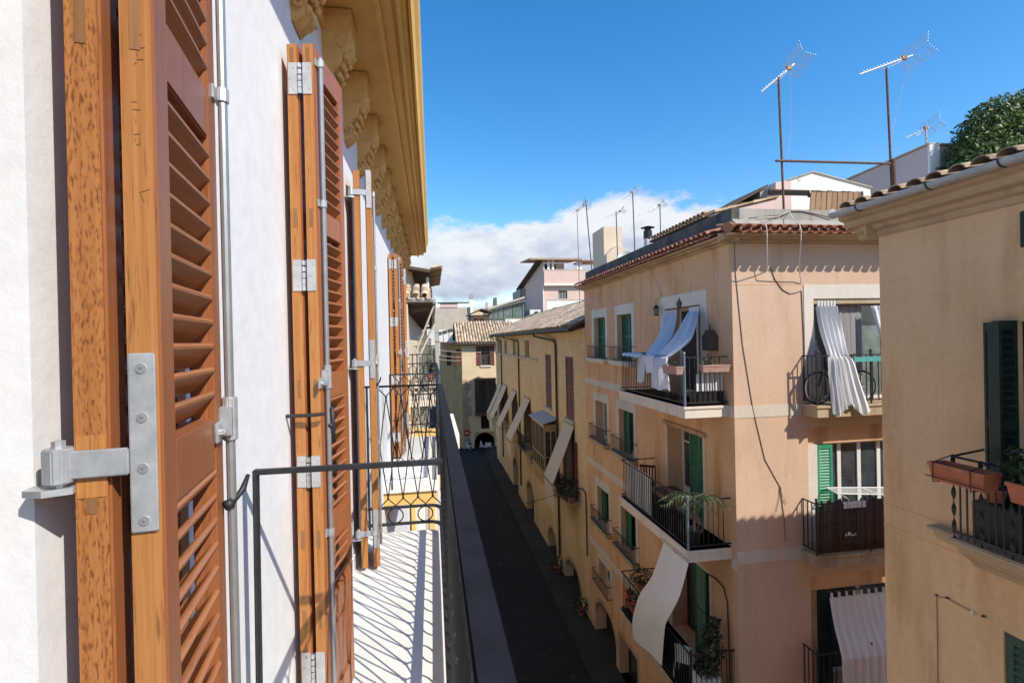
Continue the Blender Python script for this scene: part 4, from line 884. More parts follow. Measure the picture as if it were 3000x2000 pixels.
q = MB(); q.prism([(5.36, -4.34), (PX, -4.10), (PX, -4.04), (5.36, -4.29)], 'Y', 25.2, 28.65); q.build('bay_roof', M['gutter'], bay)
q = MB(); q.prism([(5.5, -7.501), (PX-.001, -7.501), (PX-.001, -8.3)], 'Y', 25.45, 28.4); q.build('bay_corbel', M['ash'], bay)
# drainpipes
for (yt, yk, yb, zb) in ((49.5, 45.6, 45.6, -10.5), (41.2, 36.3, 36.3, -10.5), (28.6, 25.05, 25.05, -10.9)):
    q = MB(); q.tube([(5.72, yt, .38), (5.74, yt-.05, .15), (PX-.10, yk+.15, -.12), (PX-.08, yk, -.30), (PX-.08, yb, zb)], .055, 8); q.build('downpipe', M['pipe'], sh)
# roof
q = MB(); q.prism([(5.62, .42), (9.5, 2.16), (13.4, .42), (13.4, .36), (9.5, 2.08), (5.62, .36)], 'Y', TY0, TY1+.3); rf = q.build('roof', M['old_wood'], sh)
q = MB()
for k in range(56): y = TY0+.2+.53*k; q.prism([(5.64, .34), (PX+.3, .62), (PX+.3, .50), (5.64, .24)], 'Y', y, y+.12)
tagp(q.build('rafter', M['old_wood'], rf), kind='stuff')
q = MB(); q.tube([(5.56, TY0, .36), (5.56, 40, .36), (5.56, TY1, .36)], .07, 8); q.build('gutter', M['pipe'], rf)
tile_rows(rf, 'roof_tile', M['tile_old'], .115, .50, eave_street, .42, (5.60, TY0+.12, .46), (0, 1, 0), 118, 11, .25, near=296, rowlen=.385, jit=.014, seed=11)
q = MB(); q.tube([(9.5, TY0, 2.24), (9.5, TY1, 2.24)], .12, 8); q.build('ridge_tile', M['tile_old'], rf)
ga = MB(); ga.prism([(PX+.002, .425), (9.5, 2.05), (12.9, .425)], 'Y', TY0+.3, TY0+.5); ga.build('gable', M['ash'], sh)
# awnings over its windows
def awning(y0, y1, zt, xb, zb, tail, label, seed):
    t = thing('awning', label, 'awning', (PX, (y0+y1)/2, zt), 'sand coloured canvas awnings on the sandstone house')
    rr = random.Random(seed); g = []; n = 8
    for i in range(n+1):
        s = i/n; g.append([(PX-.05+(xb-PX+.05)*s, y0+(y1-y0)*j/6, zt+(zb-zt)*s - .05*math.sin(math.pi*s)*(1+.3*math.sin(j)) ) for j in range(7)])
    for i in range(1, 5): g.append([(xb+.02*i+.015*math.sin(j*1.3+i), y0+(y1-y0)*j/6, zb-tail*i/4) for j in range(7)])
    mb = MB(); mb.grid(g); mb.grid([[(p[0]+.006, p[1], p[2]-.006) for p in r] for r in g]); mb.build('canvas', M['canvas'], t, smooth=True)
    r_ = MB(); r_.tube([(xb-.02, y0-.03, zb), (xb-.02, y1+.03, zb)], .022, 6); r_.build('front_bar', M['iron_far'], t)
    r_ = MB(); r_.tube([(PX-.05, y0-.03, zt+.03), (PX-.05, y1+.03, zt+.03)], .045, 8); r_.build('roller', M['slab_old'], t)
    for y in (y0+.02, y1-.02):
        a = MB(); a.tube([(PX-.02, y, zb), (xb, y, zb)], .013, 5); a.build('arm', M['iron_far'], t)
for k, (a, b, zt, xb, zb, tl, lb) in enumerate(((45.7, 47.4, -4.0, 4.88, -6.7, .6, 'farthest slanting canvas awning, next to the end house'), (42.6, 45.0, -3.92, 4.82, -6.7, 1.0, 'second farthest slanting canvas awning, before the thin drainpipe'), (37.8, 39.8, -3.95, 4.80, -6.6, 2.6, 'middle slanting canvas awning with a long hanging tail'), (32.4, 34.45, -3.93, 4.80, -6.55, 1.1, 'slanting canvas awning just beyond the glazed timber bay'), (22.05, 23.78, -3.95, 5.11, -6.46, 1.25, 'nearest slanting canvas awning, below a maroon shutter'))): awning(a, b, zt, xb, zb, tl, lb, k)
# ------------------------------------------------------------------ the end of the street
EY = 55.5  # end house and its sign pushed back, coordinates scaled up about the camera
eh = thing('end_house', 'sunlit cream house closing the street with a dark archway and glazed balcony', 'building', (4.878, EY, G))
w = MB(); wall_cells(w, 'Y', EY, 3.165, 9.214, G, -0.347, [(5.236, 6.222, -2.764, -0.629), (4.336, 6.558, G, -9.973), (4.499, 6.667, -7.913, -4.282), (5.095, 6.016, -9.648, -8.238)], 0.542, 1); shell(w, 3.165, 9.214, EY, EY+7.046, G, -0.347, 'yx'); w.build('wall', M['cream'], eh)
w = MB(); w.quad((3.165, EY, G), (0.976, EY+7.046, G), (0.976, EY+7.046, -0.217), (3.165, EY, -0.217)); w.build('side_wall', M['ochre'], eh)
ww = casement(eh, 'Y', EY, 1, 5.236, 6.222, -2.764, -0.629, M['old_wood'], M['glass'], depth=0.163, rails=(-2.06, -1.355))
q = MB(); louvre_leaf(q, 'Y', EY-0.005, -1, 4.726, 5.214, -2.764, -0.629); louvre_leaf(q, 'Y', EY-0.005, -1, 6.244, 6.688, -2.764, -0.629); q.build('shutter', M['maroon'], ww)
q = MB(); q.box(5.149, 6.341, EY-0.13, EY, -2.905, -2.77); q.build('sill', M['chalk'], ww)
q = MB(); q.box(4.444, 6.71, EY-0.976, EY-0.001, -8.076, -7.696); q.box(4.444, 6.71, EY-1.084, EY-0.001, -4.282, -4.119); bl = q.build('glazed_balcony', M['old_wood'], eh)
q = MB()
for x in (4.444, 4.986, 5.55, 6.114, 6.623): q.box(x, x+0.076, EY-0.954, EY-0.867, -7.696, -4.282)
for z in (-6.721, -5.745, -4.878): q.box(4.52, 6.623, EY-0.949, EY-0.889, z, z+0.054)
q.build('frame', M['brown'], bl); q = MB(); q.box(4.466, 6.688, EY-0.856, EY-0.846, -7.696, -4.282); q.build('pane', M['glass'], bl)
casement(eh, 'Y', EY, 1, 5.095, 6.016, -9.648, -8.238, M['brown'], M['void'], depth=0.108)
mb = MB(); c, r, n = 5.447, 1.111, 14
A = [(c-r*math.cos(math.pi*i/n), -11.111+1.062*math.sin(math.pi*i/n)) for i in range(n+1)]
for (xa, za), (xb, zb) in zip(A[:-1], A[1:]): mb.quad((xa, EY, za), (xb, EY, zb), (xb, EY, -9.973), (xa, EY, -9.973)); mb.quad((xa, EY, za), (xb, EY, zb), (xb, EY+0.65, zb), (xa, EY+0.65, za))
mb.build('archway', M['ochre'], eh); q = MB(); q.quad((4.336, EY+2.168, G), (6.558, EY+2.168, G), (6.558, EY+2.168, -9.973), (4.336, EY+2.168, -9.973)); q.build('passage', M['void'], eh)
st = MB(); rr = random.Random(9); z = G
while z < -4.661:
    h = rr.uniform(0.347, 0.455); st.box(3.144, 3.144+rr.uniform(0.542, 1.03), EY-0.022, EY-0.001, z, z+h-0.013); z += h
tagp(st.build('quoin_stone', M['stone_mould'], eh), kind='stuff')
q = MB(); q.prism([(EY-0.596, -0.325), (EY+3.902, 2.005), (EY+7, 0.108), (EY+7, 0), (EY+3.902, 1.919), (EY-0.596, -0.412)], 'X', 2.493, 9.322); rf = q.build('roof', M['old_wood'], eh)
tile_rows(rf, 'roof_tile', M['tile_old'], .135, .60, eave_near, .48, (2.66, EY-.60, -.26), (1, 0, 0), 21, 10, .314, near=294, rowlen=.50, jit=.012, seed=21)
q = MB(); q.tube([(2.385, EY-0.65, -0.412), (8, EY-0.65, -0.412)], 0.087, 8); q.build('gutter', M['pipe'], rf)
q = MB(); q.prism([(0.325, -0.054), (3.144, -0.271), (3.144, -0.358), (0.325, -0.141)], 'Y', EY+0.217, EY+6); q.build('side_eave', M['old_wood'], rf)
for x, z in ((1.626, -1.626), (2.547, -1.409)):
    q = MB(); q.box(x, x+.5, EY+.05+(2.92-x)*3.2-1.2, EY+.1+(2.92-x)*3.2-1.2, z-1.2, z+.5); q.build('shutter', M['maroon'], eh)
sg = thing('no_entry_sign', 'round red no entry sign with a white bar beside the archway', 'sign', (3.512, EY-0.271, G))
q = MB(); q.tube([(3.512, EY-0.271, G), (3.512, EY-0.271, -9.539)], 0.033, 8); q.build('post', M['zinc'], sg)
q = MB(); q.tube([(3.512, EY-0.325, -9.951), (3.512, EY-0.309, -9.951)], 0.325, 24); q.build('disc', M['red'], sg)
q = MB(); q.box(3.295, 3.729, EY-0.336, EY-0.326, -10.005, -9.897); q.build('bar', M['wplastic'], sg)
def scooter(x, y, label, rz, pm):
    t = thing('motor_scooter', label, 'scooter', (x, y, G), 'scooters parked by the archway', rz=rz, local=True)
    for yy in (-.62, .62):
        q = MB(); q.tube([(-.05, yy, .25), (.05, yy, .25)], .25, 14); wh = q.build('wheel', M['rubber'], t); q = MB(); q.tube([(-.055, yy, .25), (.055, yy, .25)], .13, 10); q.build('rim', M['zinc'], wh)
    q = MB(); q.prism([(-.50, .30), (-.62, .55), (-.50, .72), (.02, .74), (.10, .40), (.40, .34), (.52, .85), (.60, .88), (.64, .50), (.50, .24), (.0, .20)], 'X', -.14, .14); q.build('body', pm, t, bevel=.03)
    q = MB(); q.box(-.13, .13, -.60, .02, .74, .83); q.build('saddle', M['black'], t, bevel=.03)
    q = MB(); q.tube([(-.33, .50, 1.0), (0, .56, .98), (.33, .50, 1.0)], .02, 6); q.tube([(0, .56, .98), (0, .60, .55), (0, .62, .25)], .025, 6); q.build('handlebar', M['black'], t)
scooter(5.5, EY-.8, 'pale scooter parked in front of the dark archway', 1.2, M['wplastic'])
scooter(3.63, EY-1.0, 'pale scooter parked below the round red sign', .3, M['zinc'])
# ------------------------------------------------------------------ roofs beyond
ph = thing('pink_house', 'pale pink house with a covered roof loggia rising behind the tiled roofs', 'building', (15.6, 70, G))
w = MB(); wall_cells(w, 'Y', 70, 15.6, 30, G, 9.45, [(17.7, 18.98, 5.55, 6.70)], .3, 1); shell(w, 15.6, 30, 70, 96, G, 8.9, 'y'); w.build('wall', M['pale_pink'], ph)
ww = casement(ph, 'Y', 70, 1, 17.7, 18.98, 5.55, 6.70, M['brown'], M['glass2'], depth=.15, leaves_=3)
q = MB(); q.box(16.0, 22.2, 69.985, 69.9995, 3.0, 5.35); q.build('white_band', M['chalk'], ph); q = MB(); q.box(16.0, 22.2, 69.93, 69.9845, 5.35, 5.44); q.box(16.9, 19.3, 69.9, 69.98, 4.3, 4.38); q.build('ledge', M['beige'], ph)
q = MB(); q.box(15.55, 22.4, 69.4, 69.9995, 7.35, 7.62); q.build('terrace_edge', M['chalk'], ph)
q = MB(); q.box(15.6, 22.4, 69.55, 69.75, 7.625, 9.50); q.box(15.5, 22.5, 69.5, 69.8, 9.505, 9.60); q.build('parapet', M['pale_pink'], ph)
for x in (16.2, 16.85, 20.4, 20.9): 
    q = MB(); q.box(x, x+.32, 70.0, 70.3, 9.45, 10.95); q.build('post', M['chalk'], ph)
q = MB(); q.box(16.0, 19.4, 73, 73.2, 9.45, 10.95); q.build('loggia_wall', M['chalk'], ph); q = MB(); q.box(16.55, 17.0, 72.9, 72.98, 9.45, 10.8); q.box(17.4, 18.1, 72.9, 72.98, 9.45, 10.8); q.build('doorway', M['void'], ph)
q = MB(); q.prism([(69.2, 10.90), (77, 11.6), (77, 11.75), (69.2, 11.15)], 'X', 13.6, 21.0); q.prism([(69.4, 10.80), (74, 10.9), (74, 11.0), (69.4, 10.95)], 'X', 21.0, 24.5); rf = q.build('roof', M['tile_grey'], ph)
q = MB(); q.prism([(70.0, 10.88), (88, 8.5), (88, 8.72), (70.0, 11.08)], 'X', 14.7, 15.59); q.build('side_eave', M['old_wood'], rf)
q = MB(); q.prism([(70.02, 8.91), (86, 8.91), (86, 9.1), (71, 10.9), (70.02, 10.9)], 'X', 15.6, 15.8); q.build('side_wall', M['mauve'], ph)
q = MB(); q.box(14.7, 15.59, 84, 92, 5.5, 8.4); q.build('side_annexe', M['grey_conc'], ph)
q = MB(); q.tube([(15.52, 69.95, 7.3), (15.50, 69.95, 2.0)], .08, 8); q.build('downpipe', M['chalk'], ph)
ac = thing('air_conditioner', 'white air conditioner box low on the pink house side wall', 'air conditioner', (13.6, 69, 3))
q = MB(); q.box(13.3, 14.8, 68.6, 69.2, 2.9, 4.0); q.build('casing', M['wplastic'], ac, bevel=.03); q = MB(); q.tube([(14.2, 68.59, 3.4), (14.2, 68.56, 3.4)], .36, 18); q.build('fan_grille', M['black'], ac)
gv = thing('glass_verandah', 'grey green glazed verandah with a sloping lid behind the tiled roofs', 'building', (8.7, 62, 1))
q = MB(); q.prism([(6.9, -1), (6.9, 3.55), (11.3, 4.62), (11.3, -1)], 'Y', 62, 66); q.build('glazing', M['glass2'], gv)
q = MB()
for x in (6.9, 7.5, 8.1, 8.75, 9.9, 11.1): z = 3.55+(x-6.9)*.243; q.box(x, x+.12, 61.9, 61.98, 0, z)
q.prism([(6.8, 3.5), (11.5, 4.64), (11.5, 4.80), (6.8, 3.66)], 'Y', 61.5, 66.2); q.box(6.9, 11.3, 61.91, 61.975, 2.55, 2.70); q.build('frame', M['greygreen'], gv)
q = MB(); q.prism([(6.9, 3.72), (11.6, 5.1), (11.6, 5.35), (6.9, 3.95)], 'Y', 63, 69); q.build('upper_roof', M['beige'], gv)
q = MB(); q.box(8.9, 11.4, 61.8, 61.89, -1, 2.5); q.build('wall', M['chalk'], gv)
ds = thing('roof_shed', 'dark roof shed with brown doors at the left of the glazed verandah', 'shed', (5.7, 61, 0))
q = MB(); q.box(4.6, 6.85, 61, 64, -1, 3.0); q.build('wall', M['old_wood'], ds); q = MB(); q.prism([(4.2, 3.02), (5.9, 3.75), (7.2, 3.3), (7.2, 3.2), (5.9, 3.62), (4.2, 2.92)], 'Y', 60.6, 64.2); q.build('roof', M['old_wood'], ds)
q = MB()
for x in (5.05, 5.75): q.box(x, x+.45, 60.95, 60.99, 1.2, 2.6)
q.build('door', M['brown'], ds)
cb = thing('concrete_block', 'plain beige flat topped building far off at the end of the view', 'building', (3, 76, G))
q = MB(); shell(q, .5, 6.3, 76, 84, G, 4.9); q.build('wall', M['beige'], cb); q = MB(); q.box(1.3, 3.9, 75.9, 76.5, 4.905, 5.5); q.build('roof_hut', M['pale_pink'], cb); q = MB(); q.box(.9, 5.6, 75.7, 77, 5.55, 5.66); q.build('hut_roof', M['old_wood'], cb)
q = MB(); q.box(5.7, 6.15, 75.5, 76, 3.5, 6.1); sf = q.build('chimney_stack', M['chalk'], cb); q = MB(); q.box(5.66, 6.19, 75.46, 76.04, 6.105, 6.75); q.build('chimney_cap', M['grey_conc'], sf)
cb2 = thing('cream_block', 'low cream building with two slim chimneys behind the roof shed', 'building', (8, 80, G))
q = MB(); shell(q, 6.4, 14, 80, 90, G, 4.9); q.build('wall', M['cream'], cb2); q = MB(); q.box(9.6, 10.2, 79.5, 80, 4, 6.6); q.build('chimney_stack', M['cream'], cb2); q = MB(); q.box(8.4, 8.8, 79.6, 80, 4, 5.9); q.build('chimney_stack', M['pink'], cb2)
tb = thing('terrace_roof', 'small white roof terrace with a thin railing above the end house eaves', 'terrace', (2.5, 64, 0))
q = MB(); q.box(.9, 4.4, 64, 68, G, 1.4); q.build('wall', M['chalk'], tb); q = MB(); q.prism([(.5, .9), (4.4, 1.95), (4.4, 2.05), (.5, 1.0)], 'Y', 63.6, 64.2); q.build('pergola', M['greygreen'], tb)
q = MB()
for x in (1.2, 1.9, 2.6, 3.3): q.box(x, x+.05, 63.4, 63.45, -.6, 1.0+(x-.5)*.26)
q.build('post', M['chalk'], tb)
# ------------------------------------------------------------------ houses beyond the white house, same side
nb = thing('cream_house', 'cream house with a deep dark eave just beyond the white house', 'building', (WX, 11.2, G))
BX = -.50
q = MB(); shell(q, -8, BX, 11.05, 29, G, .80); q.build('wall', M['cream_lt'], nb)
q = MB(); q.prism([(-8, .98), (.02, .80), (.02, .90), (-8, 1.6)], 'Y', 11.35, 29); rf = q.build('roof', M['old_wood'], nb)
q = MB(); q.box(-.515, -.05, 11.5, 17.3, .30, .76); 
q = MB()
for k in range(25): y = 11.6+.68*k; q.prism([(BX+.002, .77), (.0, .795), (.0, .70), (BX+.002, .62)], 'Y', y, y+.12)
tagp(q.build('rafter', M['old_wood'], rf), kind='stuff')
q = MB(); q.tube([(-2.5, 11.30, .90), (.06, 11.30, .90)], .055, 8); q.tube([(.06, 11.3, .88), (.08, 29, .86)], .055, 8); q.build('gutter', M['gutter'], rf)
tile_rows(rf, 'roof_tile', M['tile_old'], .078, .42, eave_near, .30, (-1.5, 11.20, .955), (1, 0, 0), 8, 3, .195, seed=31)
fz = MB(); fz.box(BX, BX+.45, 11.02, 11.3, -.10, .80); 
q = MB(); louvre_leaf(q, 'Y', 13.4, -1, -.34, -.10, -2.2, .15); q.build('shutter', M['greygreen'], nb)
q = MB(); louvre_leaf(q, 'Y', 17.0, -1, -.30, -.02, -2.2, .1); q.build('shutter', M['greygreen'], nb)
for (p0, p1) in (((-.36, 11.6, -.25), (.06, 11.7, .80)), ((-.30, 12.0, -.35), (.08, 12.2, .42))):
    q = MB(); q.bar(p0, p1, .05, .035); q.build('eave_strut', M['beige'], nb)
def simple_rail(name, label, y0, y1, x1, zt):
    t = thing(name, label, 'balcony', (BX, y0, zt), 'distant iron balconies on the cream house')
    q = MB(); q.box(BX+.001, x1, y0, y1, zt-.14, zt); q.build('floor_slab', M['slab'], t)
    q = MB(); q.box(x1-.04, x1-.015, y0, y1, zt+1.0, zt+1.025); q.box(BX, x1-.04, y0, y0+.025, zt+1.0, zt+1.025); q.box(BX, x1-.04, y0, y0+.025, zt+.12, zt+.145)
    for k in range(int((y1-y0)/.12)): q.box(x1-.034, x1-.021, y0+.02+.12*k, y0+.033+.12*k, zt, zt+1.0)
    for k in range(4): q.box(BX+.06+.11*k, BX+.073+.11*k, y0+.006, y0+.019, zt, zt+1.0)
    q.build('railing', M['iron_far'], t); return t
simple_rail('iron_balcony', 'iron balcony on the cream house, third along the row', 11.5, 13.6, .06, -1.30)
simple_rail('iron_balcony', 'iron balcony on the cream house, farthest along the row', 14.4, 17.0, .09, -1.15)
yv = thing('yellow_bay', 'yellow enclosed balcony with a door seen through the lattice railing', 'bay', (BX, 10.95, -5))
q = MB(); wall_cells(q, 'Y', 10.93, BX, .30, -5.4, -2.35, [(-.42, -.12, -5.3, -3.15), (-.02, .22, -4.2, -3.1)], .12, 1); q.quad((.30, 10.93, -5.4), (.30, 14, -5.4), (.30, 14, -2.35), (.30, 10.93, -2.35)); q.quad((BX, 10.93, -2.35), (.30, 10.93, -2.35), (.30, 14, -2.35), (BX, 14, -2.35)); q.build('wall', M['yellow'], yv)
q = MB(); q.box(BX+.001, .36, 10.86, 14, -2.52, -2.40); q.build('cornice', M['chalk'], yv)
casement(yv, 'Y', 10.93, 1, -.42, -.12, -5.3, -3.15, M['wframe'], M['chalk'], depth=.06, leaves_=1, name='door'); casement(yv, 'Y', 10.93, 1, -.02, .22, -4.2, -3.1, M['wframe'], M['glass2'], depth=.06)
q = MB(); q.box(.31, .55, 11.2, 14.5, -2.35, -2.05); q.build('ledge', M['chalk'], yv)
uh = thing('upper_house', 'taller cream house with a tiled eave and a white downpipe, beyond the cream house', 'building', (-.65, 18, G))
q = MB(); shell(q, -8, -.62, 17.8, 30, G, 2.5); q.build('wall', M['cream'], uh)
q = MB(); q.prism([(-8, 3.6), (.0, 2.28), (.0, 2.38), (-8, 3.72)], 'Y', 17.2, 30); rf = q.build('roof', M['old_wood'], uh)
tile_rows(rf, 'roof_tile', M['tile_old'], .085, .42, eave_street, .18, (-.02, 17.5, 2.42), (0, 1, 0), 24, 1, .22, seed=33)
q = MB(); q.tube([(-.10, 17.9, 2.2), (-.10, 17.9, 1.2), (-.14, 17.9, .5)], .055, 8); q.build('downpipe', M['chalk'], uh)
fh = thing('far_left_house', 'narrow old cream house at the far left of the street', 'building', (-.6, 31, G))
q = MB(); shell(q, -8, -.45, 30.2, 49, G, 1.2); q.build('wall', M['cream_lt'], fh)
for y in (33, 37, 41): q = MB(); louvre_leaf(q, 'Y', y, -1, -.44, .05, -2.4, -.4); q.build('shutter', M['greygreen'], fh)
q = MB(); q.prism([(-8, 2.4), (.2, 1.1), (.2, 1.2), (-8, 2.5)], 'Y', 29.8, 49); q.build('roof', M['old_wood'], fh)
# ------------------------------------------------------------------ the sand coloured house on the right
RX, RY = 5.0, 5.06
rh = thing('corner_house', 'sand coloured house with a stone cornice, zinc gutter and a twisted iron railing', 'building', (RX, RY, G))
hol = [(2.2, 3.70, -1.85, .06), (2.4, 3.66, .69, 1.0), (2.6, 3.85, -4.7, -2.70)]
w = MB(); wall_cells(w, 'X', RX, -9, RY, G, 1.3, hol, .30, 1); shell(w, RX, 14, -9, RY, G, 1.3, 'x'); w.build('wall', M['tanR'], rh)
for z in (-1.93, -2.17):
    q = MB(); q.box(RX-.006, RX, -3, RY, z-.008, z+.008); q.build('string_course', M['tanR'], rh)
prof = [(0, 1.06), (-.03, 1.08), (-.04, 1.13), (-.09, 1.15), (-.11, 1.19), (-.20, 1.205), (-.22, 1.225), (-.225, 1.27), (-.29, 1.29), (-.30, 1.335), (0, 1.345)]
q = MB(); q.prism([(RX+p[0], p[1]) for p in prof], 'Y', -6, RY+.24); q.prism([(RY-p[0]*.8, p[1]) for p in prof], 'X', RX-.16, 14); q.build('cornice', M['stone_mould'], rh)
q = MB()
gp = [(math.cos(a), math.sin(a)) for a in [math.pi+math.pi*k/8 for k in range(9)]]
GX, GZ, gr = 4.63, 1.375, .058
poly = [(GX+gr*c, GZ+gr*s) for c, s in gp] + [(GX+gr*.86*c, GZ+gr*.86*s) for c, s in gp[::-1]]
q.prism(poly, 'Y', -6, 5.30); q.tube([(GX, 5.298, GZ-.0), (GX, 5.306, GZ-.0)], gr, 16); gt = q.build('gutter', M['gutter'], rh)
hk = MB(); a = [(GX+(gr+.003)*math.cos(t), 0, GZ+(gr+.003)*math.sin(t)) for t in [math.pi*(.98+1.04*k/9) for k in range(10)]]; hk.tube(a, .008, 5)
repeat(hk, 'gutter_bracket', M['pipe'], gt, [L(gt, 0, y, 0) for y in (4.92, 4.12, 3.50, 2.9, 2.3)])
q = MB(); q.prism([(GX+.02, 1.36), (9.5, 2.20), (9.5, 2.15), (GX+.02, 1.31)], 'Y', -6, RY-.3)
q.add([(GX+.02, RY-.3, 1.36), (GX+.02, RY+.30, 1.36), (9.5, RY-4.5, 2.20), (9.5, RY-.3-4.5, 2.19), (14, RY+.3, 1.36), (14, RY-4.5, 2.20)], [(0, 1, 2, 3), (1, 4, 5, 2)])
rf = q.build('roof', M['tile_grey'], rh)
tile_rows(rf, 'roof_tile', M['tile_grey'], .085, .42, eave_street, .17, (GX-.01, 5.13, 1.375), (0, -1, 0), 22, 3, .2065, seed=41, rowlen=.34)
tile_rows(rf, 'roof_tile', M['tile_grey'], .085, .42, eave_alley, .17, (GX+.75, RY+.33, 1.30), (1, 0, 0), 32, 1, .222, seed=43, rowlen=.34)
# balcony
q = MB(); q.box(4.53, RX, -2, 3.93, -1.90, -1.85); bl = q.build('balcony', M['slab_old'], rh, bevel=.012)
q = MB(); q.prism([(RX, -1.901), (4.56, -1.901), (4.575, -1.96), (4.62, -1.985), (4.63, -2.01), (4.70, -2.05), (4.74, -2.11), (RX, -2.16)], 'Y', -2, 3.88); q.build('balcony_moulding', M['stone_mould'], bl)
q = MB(); q.box(4.86, RX, 3.935, 4.44, -1.98, -1.945); q.prism([(RX, -1.9805), (4.89, -1.9805), (4.93, -2.07), (RX, -2.10)], 'Y', 3.935, 4.40); q.build('ledge', M['stone_mould'], bl, bevel=.01)
rx = 4.565
q = MB(); q.tube([(rx, -2, -1.125), (rx, 3.90, -1.125), ], .011, 7); q.tube([(rx, 3.905, -1.125), (RX, 3.99, -1.11)], .010, 7); q.box(rx-.010, rx+.010, -2, 3.91, -1.80, -1.785); q.box(rx-.010, rx+.010, -2, 3.91, -1.205, -1.195); q.build('handrail', M['iron_far'], bl)
tw = MB(); rows = []
for k in range(49):
    z = -1.85+.735*k/48; a = math.pi*5*k/48; wd = .017
    rows.append([(wd*math.cos(a), wd*math.sin(a), z), (.004*math.cos(a+1.57), .004*math.sin(a+1.57), z), (-wd*math.cos(a), -wd*math.sin(a), z), (.004*math.cos(a-1.57), .004*math.sin(a-1.57), z), (wd*math.cos(a), wd*math.sin(a), z)])
tw.grid(rows)
repeat(tw, 'twisted_bar', M['iron_far'], bl, [L(bl, rx, 3.90-.232*k, 0) for k in range(14)], smooth=False)
pbm = MB(); pbm.tube([(0, 0, -1.84), (0, 0, -1.206)], .008, 6)
repeat(pbm, 'plain_bar', M['iron_far'], bl, [L(bl, rx, 3.90-.232*k-.058*j, 0) for k in range(13) for j in (1, 2, 3)])
# openings
ww = casement(rh, 'X', RX, 1, 2.2, 3.70, -1.85, .06, M['brown'], M['glass2'], leaves_=2, depth=.06, name='balcony_door', rails=(-.35, -.85, -1.3), panel=.3)
q = MB(); louvre_leaf(q, 'Y', 3.74, -1, 4.80, 4.995, -1.83, .07, th=.05); louvre_leaf(q, 'Y', 3.80, -1, 4.82, 4.995, -1.83, .06, th=.05); louvre_leaf(q, 'X', 4.995, -1, 3.80, 3.93, -1.83, .06, th=.05); q.build('shutter', M['green_dk'], ww)
ww = casement(rh, 'X', RX, 1, 2.4, 3.66, .69, 1.0, M['green_dk'], M['void'], depth=.04); q = MB(); louvre_leaf(q, 'X', RX+.02, -1, 3.0, 3.65, .70, .99); q.build('shutter', M['green_dk'], ww)
ww = casement(rh, 'X', RX, 1, 2.6, 3.85, -4.7, -2.70, M['green_dk'], M['void'], depth=.12); q = MB(); louvre_leaf(q, 'X', RX+.05, -1, 3.23, 3.84, -4.68, -2.71); louvre_leaf(q, 'X', RX+.05, -1, 2.61, 3.225, -4.68, -2.71); q.build('shutter', M['green_mid'], ww)
wc = thing('wall_cable', 'thin dark cable with hooks on the sand coloured wall under the balcony', 'cable', (RX-.01, 4.45, -4.5))
q = MB(); q.tube([(RX-.012, 4.46, -6), (RX-.012, 4.455, -3.6), (RX-.012, 4.45, -2.69), (RX-.015, 4.34, -2.655), (RX-.02, 4.16, -2.66), (RX-.014, 4.10, -2.665)], .0045, 5); q.build('cable', M['cablec'], wc)
q = MB(); q.tube([(RX, 4.45, -2.68), (RX-.03, 4.45, -2.67)], .008, 6); q.tube([(RX, 4.34, -2.65), (RX-.03, 4.34, -2.64)], .008, 6); q.tube([(RX, 4.02, -2.655), (RX-.03, 4.00, -2.65), (RX-.02, 3.98, -2.64)], .009, 6); q.build('hook', M['cabled'], wc)
q = MB(); q.lathe([(.006, -.02), (.016, -.01), (.016, .01), (.006, .02)], (RX-.02, 4.10, -2.665), 8); q.build('insulator', M['wplastic'], wc)
def window_box(name, label, x0, x1, y0, y1, zt, h, mt, soil=True):
    t = thing(name, label, 'planter', ((x0+x1)/2, (y0+y1)/2, zt-h)); i = .025
    q = MB()
    O = [(x0+i, y0+i, zt-h), (x1-i, y0+i, zt-h), (x1-i, y1-i, zt-h), (x0+i, y1-i, zt-h)]; T = [(x0+.008, y0+.008, zt-.03), (x1-.008, y0+.008, zt-.03), (x1-.008, y1-.008, zt-.03), (x0+.008, y1-.008, zt-.03)]
    R0 = [(x0, y0, zt-.03), (x1, y0, zt-.03), (x1, y1, zt-.03), (x0, y1, zt-.03)]; R1 = [(p[0], p[1], zt) for p in R0]; I1 = [(x0+.018, y0+.018, zt), (x1-.018, y0+.018, zt), (x1-.018, y1-.018, zt), (x0+.018, y1-.018, zt)]; I0 = [(p[0], p[1], zt-.035) for p in I1]
    lv = [O, T, R0, R1, I1, I0]; q.add([p for l in lv for p in l], [(0, 1, 2, 3)] + [(4*k+j, 4*k+(j+1) % 4, 4*k+4+(j+1) % 4, 4*k+4+j) for k in range(5) for j in range(4)])
    q.build('trough', mt, t)
    if soil: q = MB(); q.box(x0+.019, x1-.019, y0+.019, y1-.019, zt-.06, zt-.034); q.build('soil', M['soil'], t)
    return t
p1 = window_box('window_box', 'empty terracotta trough hung on the twisted iron railing', 4.36, 4.545, 3.48, 3.96, -1.17, .155, M['terra'])
q = MB()
for y in (3.90, 3.58): q.tube([(rx, y, -1.11), (4.352, y, -1.165), (4.352, y, -1.335), (rx-.012, y, -1.34)], .005, 5)
q.tube([(4.353, 3.97, -1.29), (4.353, 3.47, -1.29)], .005, 5); q.build('hanger', M['iron_far'], p1)
p2 = window_box('window_box', 'planted terracotta trough before the brown balcony door', 4.36, 4.545, 2.80, 3.33, -1.18, .155, M['terra'])
def plant(t, c, rad, n, size, mt, seed, name='foliage', shell_=.4):
    mb = MB(); leaves(mb, c, rad, n, size, random.Random(seed), shell_=shell_); o = mb.build(name, mt, t); return tagp(o, kind='stuff')
plant(p2, (4.45, 3.16, -1.06), (.14, .28, .16), 260, .045, M['leaf_dk'], 3)
